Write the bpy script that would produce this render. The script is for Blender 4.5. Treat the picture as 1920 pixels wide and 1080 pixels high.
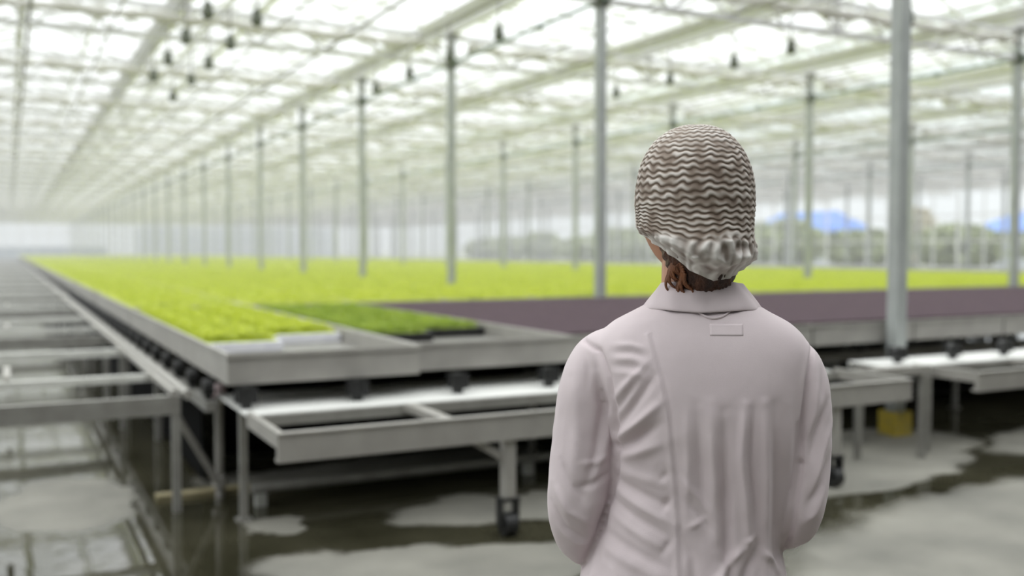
import bpy, math, random
import numpy as np
from mathutils import Vector, noise

for o in list(bpy.data.objects):
    bpy.data.objects.remove(o)
S = bpy.context.scene
COL = S.collection
R = math.radians
random.seed(7)

# ------------------------------------------------------------------ camera, world, exposure
cam_data = bpy.data.cameras.new('camera')
cam = bpy.data.objects.new('camera', cam_data)
COL.objects.link(cam)
cam.location = (0, 0, 1.47)
cam.rotation_euler = (R(90 - 2.19), 0, R(-27.32))
cam_data.lens = 34.29
cam_data.sensor_width = 36
cam_data.clip_start = 0.05
cam_data.clip_end = 2000
cam_data.dof.use_dof = True
cam_data.dof.focus_distance = 1.6
cam_data.dof.aperture_fstop = 2.15
S.camera = cam

w = bpy.data.worlds.new('overcast_sky')
S.world = w
w.use_nodes = True
nt = w.node_tree
nt.nodes.clear()
out = nt.nodes.new('ShaderNodeOutputWorld')
bg = nt.nodes.new('ShaderNodeBackground')
tc = nt.nodes.new('ShaderNodeTexCoord')
sx = nt.nodes.new('ShaderNodeSeparateXYZ')
mr = nt.nodes.new('ShaderNodeMapRange')
mr.inputs['From Min'].default_value = 0.0
mr.inputs['From Max'].default_value = 1.0
mr.inputs['To Min'].default_value = 1.0
mr.inputs['To Max'].default_value = 3.1
nt.links.new(tc.outputs['Generated'], sx.inputs[0])
nt.links.new(sx.outputs['Z'], mr.inputs['Value'])
bg.inputs['Color'].default_value = (0.98, 0.99, 1.0, 1)
nt.links.new(mr.outputs[0], bg.inputs['Strength'])
nt.links.new(bg.outputs[0], out.inputs[0])

S.view_settings.view_transform = 'Standard'
S.view_settings.look = 'None'
S.view_settings.exposure = 0.2
S.view_settings.gamma = 1.0
S.view_settings.use_curve_mapping = False
S.render.engine = 'CYCLES'
S.cycles.use_denoising = True
S.cycles.max_bounces = 8
S.cycles.diffuse_bounces = 4
S.cycles.glossy_bounces = 3
S.cycles.transparent_max_bounces = 48
S.cycles.caustics_reflective = False
S.cycles.caustics_refractive = False


# ------------------------------------------------------------------ materials
def mat(name, col, rough=0.5, metal=0.0, col2=None, scale=6.0, bump=0.0, bscale=40.0, trans=0.0, coat=0.0, stretch=None):
    m = bpy.data.materials.new(name)
    m.use_nodes = True
    n = m.node_tree.nodes
    l = m.node_tree.links
    b = n['Principled BSDF']
    b.inputs['Base Color'].default_value = (*col, 1)
    b.inputs['Roughness'].default_value = rough
    b.inputs['Metallic'].default_value = metal
    if coat:
        b.inputs['Coat Weight'].default_value = coat
    t = n.new('ShaderNodeTexCoord')
    src = t.outputs['Object']
    if stretch:
        mp = n.new('ShaderNodeMapping')
        mp.inputs['Scale'].default_value = stretch
        l.new(src, mp.inputs['Vector'])
        src = mp.outputs[0]
    if col2:
        nz = n.new('ShaderNodeTexNoise')
        nz.inputs['Scale'].default_value = scale
        nz.inputs['Detail'].default_value = 5
        l.new(src, nz.inputs['Vector'])
        cr = n.new('ShaderNodeValToRGB')
        cr.color_ramp.elements[0].position = 0.35
        cr.color_ramp.elements[1].position = 0.65
        cr.color_ramp.elements[0].color = (*col, 1)
        cr.color_ramp.elements[1].color = (*col2, 1)
        l.new(nz.outputs['Fac'], cr.inputs[0])
        l.new(cr.outputs[0], b.inputs['Base Color'])
    if bump:
        nb = n.new('ShaderNodeTexNoise')
        nb.inputs['Scale'].default_value = bscale
        nb.inputs['Detail'].default_value = 4
        l.new(src, nb.inputs['Vector'])
        bp = n.new('ShaderNodeBump')
        bp.inputs['Strength'].default_value = bump
        bp.inputs['Distance'].default_value = 0.01
        l.new(nb.outputs['Fac'], bp.inputs['Height'])
        l.new(bp.outputs[0], b.inputs['Normal'])
    if trans:
        tr = n.new('ShaderNodeBsdfTranslucent')
        mx = n.new('ShaderNodeMixShader')
        mx.inputs[0].default_value = trans
        src_c = b.inputs['Base Color']
        if src_c.is_linked:
            l.new(src_c.links[0].from_socket, tr.inputs['Color'])
        else:
            tr.inputs['Color'].default_value = (*col, 1)
        l.new(b.outputs[0], mx.inputs[1])
        l.new(tr.outputs[0], mx.inputs[2])
        l.new(mx.outputs[0], n['Material Output'].inputs[0])
    return m


def glass_mat(name, tint, gloss):
    m = bpy.data.materials.new(name)
    m.use_nodes = True
    n = m.node_tree.nodes
    l = m.node_tree.links
    n.remove(n['Principled BSDF'])
    tr = n.new('ShaderNodeBsdfTransparent')
    tr.inputs[0].default_value = (*tint, 1)
    gl = n.new('ShaderNodeBsdfGlossy')
    gl.inputs['Roughness'].default_value = 0.08
    mx = n.new('ShaderNodeMixShader')
    mx.inputs[0].default_value = gloss
    l.new(tr.outputs[0], mx.inputs[1])
    l.new(gl.outputs[0], mx.inputs[2])
    l.new(mx.outputs[0], n['Material Output'].inputs[0])
    return m


M = {}
M['white_steel'] = mat('white_painted_steel', (0.80, 0.80, 0.79), 0.45, 0, (0.74, 0.74, 0.73), 3)
M['cream_steel'] = mat('cream_painted_steel', (0.74, 0.74, 0.75), 0.5, 0, (0.66, 0.66, 0.66), 2)
M['column'] = mat('galvanised_column', (0.42, 0.44, 0.43), 0.45, 0.15, (0.35, 0.37, 0.36), 5)
M['teal'] = mat('grey_green_pipe', (0.22, 0.29, 0.28), 0.4, 0.2)
M['galv'] = mat('galvanised_steel', (0.33, 0.325, 0.30), 0.42, 0.3, (0.26, 0.25, 0.23), 9, 0.05, 60)
M['alu'] = mat('aluminium_profile', (0.40, 0.385, 0.355), 0.42, 0.2, (0.34, 0.325, 0.30), 5, 0.03, 50)
M['bar'] = mat('pale_galvanised_bar', (0.70, 0.70, 0.66), 0.45, 0.1, (0.60, 0.60, 0.56), 6)
M['polished'] = mat('bright_pale_sheet_metal', (0.85, 0.85, 0.82), 0.4, 0.0)
M['black'] = mat('black_plastic', (0.015, 0.015, 0.015), 0.45)
M['dark_green'] = mat('dark_olive_metal', (0.10, 0.115, 0.08), 0.5)
M['traybed'] = mat('wet_grey_tray_bed', (0.25, 0.24, 0.22), 0.35, 0, (0.18, 0.175, 0.16), 7)
M['purple'] = mat('damp_brown_purple_mat', (0.076, 0.050, 0.060), 0.8, 0, (0.060, 0.039, 0.048), 14, 0.3, 90)
M['purple'].node_tree.nodes['Principled BSDF'].inputs['Specular IOR Level'].default_value = 0.1
M['shade_sheet'] = mat('black_shade_sheet', (0.006, 0.006, 0.006), 0.9)  # near-black colour standing in for the shade under the benches
M['shade_sheet'].node_tree.nodes['Principled BSDF'].inputs['Specular IOR Level'].default_value = 0.05
M['foam'] = mat('white_foam_raft', (0.80, 0.80, 0.84), 0.7, 0, (0.72, 0.72, 0.78), 20)
M['leaf'] = mat('lime_seedling_leaf', (0.47, 0.55, 0.035), 0.6, 0, (0.54, 0.60, 0.04), 3, trans=0.3)
M['leaf_dark'] = mat('green_seedling_leaf', (0.26, 0.37, 0.02), 0.55, 0, (0.33, 0.43, 0.025), 8, trans=0.3)
M['screen'] = mat('folded_cream_screen_cloth', (0.78, 0.77, 0.74), 0.9, 0, (0.70, 0.69, 0.65), 12, trans=0.4)
M['yellow'] = mat('yellow_plastic', (0.62, 0.47, 0.06), 0.5, 0, (0.5, 0.4, 0.1), 12)
M['roof_glass'] = glass_mat('roof_glass', (0.93, 0.95, 0.94), 0.05)
M['wall_glass'] = glass_mat('wall_glass', (0.88, 0.92, 0.92), 0.06)
M['blue_roof'] = mat('blue_sheet_roof', (0.08, 0.20, 0.62), 0.5, 0, (0.11, 0.25, 0.66), 0.4)
M['grey_wall'] = mat('pale_grey_cladding', (0.52, 0.54, 0.58), 0.6, 0, (0.46, 0.48, 0.53), 0.3)
M['tree'] = mat('dull_green_foliage', (0.27, 0.31, 0.15), 0.8, 0, (0.36, 0.39, 0.21), 1.2)
M['tree_tan'] = mat('tan_foliage', (0.55, 0.48, 0.33), 0.8, 0, (0.45, 0.41, 0.28), 1.5)
M['bark'] = mat('grey_brown_bark', (0.14, 0.11, 0.08), 0.9)
M['outside_grass'] = mat('pale_outdoor_ground', (0.30, 0.32, 0.20), 0.9, 0, (0.36, 0.35, 0.25), 0.3)
M['concrete_kerb'] = mat('concrete_kerb', (0.42, 0.42, 0.39), 0.8, 0, (0.34, 0.34, 0.31), 5)


# ------------------------------------------------------------------ mesh builders
class MB:
    def __init__(s):
        s.v = []
        s.f = []

    def add(s, vs, fs):
        k = len(s.v)
        s.v.extend([tuple(v) for v in vs])
        s.f.extend([tuple(i + k for i in f) for f in fs])
        return s

    def box(s, x0, x1, y0, y1, z0, z1):
        vs = [(x, y, z) for x in (x0, x1) for y in (y0, y1) for z in (z0, z1)]
        return s.add(vs, [(0, 1, 3, 2), (4, 6, 7, 5), (0, 4, 5, 1), (2, 3, 7, 6), (0, 2, 6, 4), (1, 5, 7, 3)])

    def bar(s, p, q, wd, ht=None, up=(0, 0, 1)):
        p = Vector(p); q = Vector(q)
        ht = ht or wd
        d = (q - p).normalized()
        u = Vector(up)
        if abs(d.dot(u)) > 0.98:
            u = Vector((1, 0, 0))
        sd = d.cross(u).normalized() * wd / 2
        uu = sd.cross(d).normalized() * ht / 2
        vs = []
        for c in (p, q):
            vs += [c - sd - uu, c + sd - uu, c + sd + uu, c - sd + uu]
        return s.add(vs, [(3, 2, 1, 0), (4, 5, 6, 7), (0, 1, 5, 4), (1, 2, 6, 5), (2, 3, 7, 6), (3, 0, 4, 7)])

    def cyl(s, p, q, r, n=12, r2=None):
        p = Vector(p); q = Vector(q)
        r2 = r if r2 is None else r2
        d = (q - p).normalized()
        u = Vector((0, 0, 1)) if abs(d.z) < 0.9 else Vector((1, 0, 0))
        a = d.cross(u).normalized()
        b = d.cross(a).normalized()
        vs = []
        for c, rr in ((p, r), (q, r2)):
            for i in range(n):
                t = 2 * math.pi * i / n
                vs.append(c + a * rr * math.cos(t) + b * rr * math.sin(t))
        fs = [(i, (i + 1) % n, n + (i + 1) % n, n + i) for i in range(n)]
        fs += [tuple(range(n))[::-1], tuple(range(n, 2 * n))]
        return s.add(vs, fs)

    def profile(s, pts, y0, y1):
        """closed outline in x,z swept along y"""
        n = len(pts)
        vs = [(x, y0, z) for x, z in pts] + [(x, y1, z) for x, z in pts]
        fs = [(i, (i + 1) % n, n + (i + 1) % n, n + i) for i in range(n)]
        fs += [tuple(range(n))[::-1], tuple(range(n, 2 * n))]
        return s.add(vs, fs)

    def rings(s, rings, cap=True, close=True):
        n = len(rings[0])
        k = len(rings)
        vs = [p for r in rings for p in r]
        fs = []
        for j in range(k - 1):
            for i in range(n if close else n - 1):
                fs.append((j * n + i, j * n + (i + 1) % n, (j + 1) * n + (i + 1) % n, (j + 1) * n + i))
        if cap:
            fs += [tuple(range(n))[::-1], tuple(range((k - 1) * n, k * n))]
        return s.add(vs, fs)

    def mesh(s, name, m=None, smooth=False):
        me = bpy.data.meshes.new(name)
        me.from_pydata(s.v, [], s.f)
        if m:
            me.materials.append(m)
        if smooth:
            me.polygons.foreach_set('use_smooth', [True] * len(me.polygons))
        me.update()
        return me

    def obj(s, name, m=None, parent=None, loc=None, smooth=False):
        return link(name, s.mesh(name, m, smooth), parent, loc)


def link(name, data, parent=None, loc=None):
    o = bpy.data.objects.new(name, data)
    COL.objects.link(o)
    o.parent = parent
    if loc is not None:
        o.location = loc
    return o


def bevel(o, wd, seg=2):
    b = o.modifiers.new('bevel', 'BEVEL')
    b.width = wd
    b.segments = seg
    b.limit_method = 'ANGLE'
    return o


def tag(o, label=None, cat=None, group=None, kind=None):
    if label: o['label'] = label
    if cat: o['category'] = cat
    if group: o['group'] = group
    if kind: o['kind'] = kind
    return o


def struct(o):
    o['kind'] = 'structure'
    return o


def empty(name, loc=(0, 0, 0), rz=0, label=None, cat=None, group=None):
    o = link(name, None, None, loc)
    o.rotation_euler.z = rz
    return tag(o, label, cat, group)


def copy_tree(o, parent=None):
    c = o.copy()
    COL.objects.link(c)
    if parent is not None:
        c.parent = parent
    for ch in list(o.children):
        copy_tree(ch, c)
    return c


ORD = ['first', 'second', 'third', 'fourth', 'fifth', 'sixth', 'seventh', 'eighth', 'ninth', 'tenth', 'eleventh', 'twelfth',
       'thirteenth', 'fourteenth', 'fifteenth', 'sixteenth', 'seventeenth', 'eighteenth', 'nineteenth', 'twentieth']

PITCH = 4.4
Y0 = 5.5           # first line of columns
YEND = Y0 + PITCH * 27   # far glass wall
XW = 45.9          # right glass wall
GZ = 5.1           # gutter height

# ------------------------------------------------------------------ floor with wet and dry concrete
def floor_material():
    m = bpy.data.materials.new('worn_wet_concrete')
    m.use_nodes = True
    n = m.node_tree.nodes
    l = m.node_tree.links
    b = n['Principled BSDF']
    geo = n.new('ShaderNodeTexCoord')
    nz = n.new('ShaderNodeTexNoise')
    nz.inputs['Scale'].default_value = 2.2
    nz.inputs['Detail'].default_value = 6
    l.new(geo.outputs['Object'], nz.inputs['Vector'])
    sub = n.new('ShaderNodeVectorMath'); sub.operation = 'SUBTRACT'
    sub.inputs[1].default_value = (0.5, 0.5, 0.5)
    l.new(nz.outputs['Color'], sub.inputs[0])
    scl = n.new('ShaderNodeVectorMath'); scl.operation = 'SCALE'
    scl.inputs['Scale'].default_value = 0.55
    l.new(sub.outputs[0], scl.inputs[0])
    add = n.new('ShaderNodeVectorMath'); add.operation = 'ADD'
    l.new(geo.outputs['Object'], add.inputs[0])
    l.new(scl.outputs[0], add.inputs[1])

    def patch(cx, cy, rx, ry, rot, soft=0.12):
        mp = n.new('ShaderNodeMapping')
        mp.vector_type = 'TEXTURE'
        mp.inputs['Location'].default_value = (cx, cy, 0)
        mp.inputs['Rotation'].default_value = (0, 0, R(rot))
        mp.inputs['Scale'].default_value = (rx, ry, 1000)
        l.new(add.outputs[0], mp.inputs['Vector'])
        ln = n.new('ShaderNodeVectorMath'); ln.operation = 'LENGTH'
        l.new(mp.outputs[0], ln.inputs[0])
        r = n.new('ShaderNodeMapRange'); r.interpolation_type = 'SMOOTHSTEP'
        r.inputs['From Min'].default_value = 1 - soft
        r.inputs['From Max'].default_value = 1 + soft
        r.inputs['To Min'].default_value = 1
        r.inputs['To Max'].default_value = 0
        l.new(ln.outputs['Value'], r.inputs['Value'])
        return r.outputs[0]

    def comb(op, a, c):
        k = n.new('ShaderNodeMath'); k.operation = op
        l.new(a, k.inputs[0]); l.new(c, k.inputs[1])
        return k.outputs[0]

    dry = None
    for a in DRY:
        p = patch(*a)
        dry = p if dry is None else comb('MAXIMUM', dry, p)
    wet = None
    for a in WET:
        p = patch(*a)
        wet = p if wet is None else comb('MAXIMUM', wet, p)
    inv = n.new('ShaderNodeMath'); inv.operation = 'SUBTRACT'
    inv.inputs[0].default_value = 1
    l.new(wet, inv.inputs[1])
    dry = comb('MULTIPLY', dry, inv.outputs[0])
    # colours
    n2 = n.new('ShaderNodeTexNoise'); n2.inputs['Scale'].default_value = 1.7; n2.inputs['Detail'].default_value = 8
    l.new(geo.outputs['Object'], n2.inputs['Vector'])
    cd = n.new('ShaderNodeValToRGB')
    cd.color_ramp.elements[0].position = 0.3; cd.color_ramp.elements[1].position = 0.7
    cd.color_ramp.elements[0].color = (0.155, 0.15, 0.13, 1); cd.color_ramp.elements[1].color = (0.265, 0.255, 0.22, 1)
    l.new(n2.outputs['Fac'], cd.inputs[0])
    cw = n.new('ShaderNodeValToRGB')
    cw.color_ramp.elements[0].position = 0.3; cw.color_ramp.elements[1].position = 0.7
    cw.color_ramp.elements[0].color = (0.022, 0.021, 0.012, 1); cw.color_ramp.elements[1].color = (0.060, 0.056, 0.036, 1)
    l.new(n2.outputs['Fac'], cw.inputs[0])
    mx = n.new('ShaderNodeMix'); mx.data_type = 'RGBA'
    l.new(dry, mx.inputs[0]); l.new(cw.outputs[0], mx.inputs[6]); l.new(cd.outputs[0], mx.inputs[7])
    l.new(mx.outputs[2], b.inputs['Base Color'])
    # roughness
    rr = n.new('ShaderNodeMapRange')
    rr.inputs['To Min'].default_value = 0.035; rr.inputs['To Max'].default_value = 0.75
    l.new(dry, rr.inputs['Value'])
    l.new(rr.outputs[0], b.inputs['Roughness'])
    nb = n.new('ShaderNodeTexNoise'); nb.inputs['Scale'].default_value = 5; nb.inputs['Detail'].default_value = 3
    l.new(geo.outputs['Object'], nb.inputs['Vector'])
    bp = n.new('ShaderNodeBump'); bp.inputs['Distance'].default_value = 0.012
    bs = n.new('ShaderNodeMapRange'); bs.inputs['To Min'].default_value = 0.05; bs.inputs['To Max'].default_value = 0.3
    l.new(dry, bs.inputs['Value']); l.new(bs.outputs[0], bp.inputs['Strength'])
    l.new(nb.outputs['Fac'], bp.inputs['Height'])
    l.new(bp.outputs[0], b.inputs['Normal'])
    return m


# patches of dry concrete and of standing water: centre x, y, radii, turn
DRY = [(2.45, 4.95, 0.62, 0.36, -10), (1.75, 4.15, 0.85, 0.34, -22), (1.27, 5.12, 0.14, 0.15, 0), (0.25, 6.2, 0.36, 0.62, 0),
       (5.45, 5.15, 1.25, 0.62, 8), (4.6, 2.6, 2.3, 1.35, 18), (7.4, 4.75, 1.0, 0.45, 10), (0.9, 1.4, 1.6, 2.2, 0),
       (5.0, 4.62, 1.0, 0.33, 6), (14, 3.0, 7.0, 1.6, 0), (34, 60, 11.5, 70, 0), (3.5, -4, 14, 4.5, 0),
       (2.3, 6.3, 1.2, 0.3, 0), (9.6, 5.6, 1.2, 0.4, 0)]
WET = [(5.0, 4.16, 1.0, 0.055, 4), (6.35, 4.32, 0.5, 0.14, 20), (4.45, 4.09, 0.3, 0.075, 12), (7.6, 4.5, 1.0, 0.07, 12)]
M['floor'] = floor_material()
fl = MB()
fl.add([(-10.1, -7.1, 0), (XW + 0.3, -7.1, 0), (XW + 0.3, YEND + 0.4, 0), (-10.1, YEND + 0.4, 0)], [(0, 1, 2, 3)])
struct(fl.obj('floor', M['floor']))
g = MB()
g.add([(-150, -60, -0.03), (400, -60, -0.03), (400, 500, -0.03), (-150, 500, -0.03)], [(0, 1, 2, 3)])
struct(g.obj('ground_outside', M['outside_grass']))

# ------------------------------------------------------------------ roof: fourteen glazed spans of the ceiling
YS = -2.5
LR = YEND - YS


def span_meshes():
    gl = MB()
    H = 0.82
    gl.add([(0.16, 0, 0.03), (2, 0, H), (3.84, 0, 0.03), (0.16, LR, 0.03), (2, LR, H), (3.84, LR, 0.03)], [(0, 1, 4, 3), (1, 2, 5, 4)])
    br = MB()
    n = int(LR / 1.1)
    for i in range(n + 1):
        y = i * 1.1
        br.bar((0.16, y, 0.01), (2, y, H - 0.02), 0.035, 0.05)
        br.bar((3.84, y, 0.01), (2, y, H - 0.02), 0.035, 0.05)
    for s in (0.9, 3.1):     # purlins half way up each slope
        z = H * (1 - abs(s - 2) / 1.9) - 0.05
        br.box(s - 0.02, s + 0.02, 0, LR, z - 0.02, z + 0.02)
    rd = MB().box(1.95, 2.05, 0, LR, H - 0.05, H + 0.05)
    vt = MB()
    for i in range(int(LR / 4.4)):
        for sgn in (1, -1):
            y = i * 4.4 + (1.1 if sgn > 0 else 3.3)
            a = R(6)
            p0 = (2 + sgn * 0.05, y, H + 0.04)
            p1 = (2 + sgn * 1.15, y, H - 0.14)
            q0 = (p0[0], y + 1.1, p0[2]); q1 = (p1[0], y + 1.1, p1[2])
            for u, v in ((p0, p1), (q0, q1), (p0, q0), (p1, q1)):
                vt.bar(u, v, 0.05, 0.05)
            vt.bar((p1[0] - sgn * 0.05, y + 0.55, p1[2]), (2 + sgn * 0.9, y + 0.55, H - 0.42), 0.03)
    return (gl.mesh('glass_panes', M['roof_glass']), br.mesh('glazing_bars', M['white_steel']),
            rd.mesh('ridge_beam', M['white_steel']), vt.mesh('vent_frames', M['white_steel']))


SP = span_meshes()
gx = [-9.7, -5.7, -1.7, 2.3, 6.3, 10.1, 13.9] + [17.9 + 4 * i for i in range(8)]
for i in range(14):
    r = link('ceiling', None, None, (gx[i], YS, GZ + 0.05))
    r.scale.x = (gx[i + 1] - gx[i]) / 4
    struct(r)
    for nm, me in zip(('glass_panes', 'glazing_bars', 'ridge_beam', 'vent_frames'), SP):
        struct(link(nm, me, r))

# gutters between the spans
gm = MB().profile([(-0.13, 0.1), (-0.13, 0.08), (-0.06, -0.07), (0.06, -0.07), (0.13, 0.08), (0.13, 0.1), (0.10, 0.1), (0.05, -0.03), (-0.05, -0.03), (-0.10, 0.1)], YS, YEND)
gm.box(-0.03, 0.03, YS, YEND, -0.20, -0.07)
gme = gm.mesh('gutter_beam', M['cream_steel'])
for i, x in enumerate(gx):
    o = link('gutter_beam', gme, None, (x, 0, GZ))
    k = i - 3
    if k >= 0:
        tag(o, 'long cream steel roof gutter beam, %s counted from the left in the view' % ORD[k], 'gutter beam', 'roof gutter beams', 'thing')
    else:
        tag(o, 'long cream steel roof gutter beam left of the view', 'gutter beam', 'roof gutter beams left of view', 'thing')

# ------------------------------------------------------------------ glass walls
def glass_wall(name, p, q, h=GZ, step=1.6):
    r = struct(link(name, None))
    p = Vector((p[0], p[1], 0)); q = Vector((q[0], q[1], 0))
    L = (q - p).length
    d = (q - p).normalized()
    gl = MB()
    gl.add([p + Vector((0, 0, .5)), q + Vector((0, 0, .5)), q + Vector((0, 0, h)), p + Vector((0, 0, h))], [(0, 1, 2, 3)])
    struct(gl.obj('glass_panes', M['wall_glass'], r))
    b = MB()
    n = int(L / step)
    for i in range(n + 1):
        c = p + d * min(i * step, L)
        b.bar(c + Vector((0, 0, .5)), c + Vector((0, 0, h)), 0.06 if i % 3 else 0.12, 0.08)
    for z in (0.55, 2.0, 3.4, h):
        b.bar(p + Vector((0, 0, z)), q + Vector((0, 0, z)), 0.06, 0.08)
    struct(b.obj('glazing_bars', M['white_steel'], r))
    k = MB().bar(p + Vector((0, 0, .25)), q + Vector((0, 0, .25)), 0.2, 0.5)
    struct(k.obj('kerb', M['concrete_kerb'], r))


glass_wall('wall_right', (XW + 0.2, -7), (XW + 0.2, YEND + 0.3), 4.87)
glass_wall('wall_left', (-10.0, -7), (-10.0, YEND + 0.3), 4.87)
wf = MB().box(-10.1, XW + 0.3, -7.2, -7.0, 0, 4.0)  # unseen dark wall added behind the camera to shade the coat's back
hc = MB().box(-10.1, XW + 0.3, -7.2, YS, 4.0, 4.15)  # unseen ceiling and fascia added to keep light off the coat's back
hc.box(-10.1, XW + 0.3, YS - 0.1, YS, 4.15, GZ + 1.0)
struct(hc.obj('ceiling_light_block', mat('grey_light_block_ceiling', (0.14, 0.14, 0.14), 0.8, 0, (0.17, 0.17, 0.17), 0.5)))
struct(wf.obj('wall_light_block', mat('grey_light_block_wall', (0.10, 0.10, 0.10), 0.7, 0, (0.13, 0.13, 0.13), 0.5)))
glass_wall('wall_back', (-10.0, YEND + 0.3), (XW + 0.2, YEND + 0.3))

# ------------------------------------------------------------------ columns
CX = [6.3, 13.9, 21.9, 29.9, 37.9]


def make_column():
    r = empty('steel_column')
    s = MB().box(-0.055, 0.055, -0.055, 0.055, 0, GZ - 0.23)
    bevel(s.obj('shaft', M['column'], r), 0.008)
    b = MB().box(-0.078, 0.078, -0.078, 0.078, 0.0, 0.02)
    for sx_ in (-1, 1):
        for sy_ in (-1, 1):
            b.cyl((sx_ * .066, sy_ * .066, 0.02), (sx_ * .066, sy_ * .066, 0.04), 0.008, 6)
    b.obj('base_plate', M['galv'], r)
    c = MB().box(-0.09, 0.09, -0.09, 0.09, GZ - 0.23, GZ - 0.205)
    for sg in (-1, 1):
        c.bar((sg * 0.05, 0, GZ - 0.45), (sg * 0.05, 0, GZ - 0.23), 0.10, 0.02)
    c.obj('top_plate', M['galv'], r)
    c = MB().box(-0.075, 0.075, -0.085, 0.085, 4.36, 4.50)
    c.obj('bracket', M['dark_green'], r)
    return r


col0 = make_column()
first = True
rows = ['row nearest the worker', 'second row, among the far benches', 'third row, past the green benches', 'fourth row', 'fifth row before the right glass wall']
near = {(0, 0): 'thick grey steel column standing at the front rails just right of the worker',
        (0, 1): 'grey steel column behind the purple bench, just left of the head',
        (0, 2): 'grey steel column rising from the lime crop, second left of the head',
        (0, 3): 'grey steel column rising from the lime crop, third left of the head',
        (0, 4): 'grey steel column rising from the lime crop, fourth left of the head',
        (1, 1): 'thin grey steel column near the right edge, in front of the blue roof',
        (1, 2): 'thin grey steel column between the head and the thick column'}
for r_, x in enumerate(CX):
    for k in range(0, 27):
        y = Y0 + PITCH * k
        if (x - 0) > (y) * 1.47 + 1:      # beyond the right edge of the view
            continue
        o = col0 if first else copy_tree(col0)
        first = False
        o.location = (x, y, 0)
        if (r_, k) in near:
            tag(o, near[(r_, k)], 'column', 'near steel columns', 'thing')
        elif r_ < 3 and k < 12:
            tag(o, 'grey steel column, %s from the front in the %s' % (ORD[k], rows[r_]), 'column', 'steel columns, ' + rows[r_], 'thing')
        else:
            tag(o, 'faint thin far column in the %s' % rows[r_], 'column', 'faint far columns, ' + rows[r_], 'thing')

# ------------------------------------------------------------------ trusses, screens
def truss_mesh():
    L = 8.0 - 0.18
    t = MB()
    zt, zb = 4.84, 4.43
    t.bar((0.09, 0, zt), (L + .09, 0, zt), 0.05, 0.07)
    t.bar((0.09, 0, zb), (L + .09, 0, zb), 0.05, 0.07)
    n = 8
    for i in range(n):
        x0 = 0.09 + L * i / n; x1 = 0.09 + L * (i + 1) / n; xm = (x0 + x1) / 2
        t.bar((x0, 0, zb), (xm, 0, zt), 0.028)
        t.bar((xm, 0, zt), (x1, 0, zb), 0.028)
    t.bar((4.0, 0, zb), (4.0, 0, GZ - 0.21), 0.06, 0.06)
    return t.mesh('roof_truss', M['cream_steel'])


def screen_mesh():
    rg = []
    n = 60
    for i in range(n + 1):
        x = 0.25 + 7.5 * i / n
        rr = 0.055 + 0.018 * math.sin(i * 1.9) + 0.012 * math.sin(i * 0.7 + 1)
        rg.append([(x, -0.14 + rr * 0.8 * math.cos(a), 4.66 + 0.015 * math.sin(i * .8) + rr * 1.2 * math.sin(a)) for a in [2 * math.pi * j / 8 for j in range(8)]])
    t = MB().rings(rg)
    for i in range(7):
        x = 0.6 + 6.8 * i / 6
        t.bar((x, -0.13, 4.68), (x, -0.03, 4.84), 0.012)
    return t.mesh('shade_screen', M['screen'], True)


tm = truss_mesh()
sm = screen_mesh()
bays = ['left bay', 'second bay', 'third bay', 'fourth bay', 'fifth bay', 'sixth bay']
for b_ in range(6):
    x = (-1.7, 6.3, 13.9, 21.9, 29.9, 37.9)[b_]
    for k in range(-1, 27):
        y = Y0 + PITCH * k
        if x > y * 1.47 + 1:
            continue
        lab = ('%s from the front' % ORD[k + 1]) if k < 8 else 'far down the roof'
        tr_ = link('roof_truss', tm, None, (x, y, 0))
        tr_.scale.x = 0.95 if b_ == 1 else 1
        tag(tr_, 'cream lattice roof truss in the %s, %s' % (bays[b_], lab), 'truss', 'roof trusses, ' + bays[b_] + ('' if k < 8 else ' far'))
        sc_ = link('shade_screen', sm, None, (x, y, 0))
        sc_.scale.x = 0.95 if b_ == 1 else 1
        tag(sc_, 'folded cream shade screen beside the truss in the %s, %s' % (bays[b_], lab), 'shade screen', 'shade screens, ' + bays[b_] + ('' if k < 8 else ' far'))

# long pipes joining the columns
for i, x in enumerate(CX[:4]):
    p = MB()
    for k in range(0, 26):
        p.cyl((x, Y0 + PITCH * k + 0.09, 4.43), (x, Y0 + PITCH * (k + 1) - 0.09, 4.43), 0.026, 8)
        p.cyl((x, Y0 + PITCH * (k + .33), 4.43), (x, Y0 + PITCH * (k + .33) + .07, 4.43), 0.045, 8)
    tag(p.obj('tie_pipe', M['teal']), 'long grey green pipe linking the column heads of the %s' % rows[i], 'pipe', 'pipes linking columns')

# hanging screen wires and thin service pipes running the length of the roof
for i, x in enumerate([0.3, 1.3, 3.3, 4.3, 5.3, 7.4, 8.3, 11.5, 12.6, 16.0, 18.4, 20.2, 24.5, 28, 33]):
    p = MB().cyl((x, 1.0, 4.50), (x, YEND - 1, 4.50), 0.014 if i % 3 else 0.024, 6)
    tag(p.obj('service_pipe', M['galv']), 'thin grey pipe under the roof trusses, %s from the left' % ORD[i], 'pipe', 'thin pipes under the roof')

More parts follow.
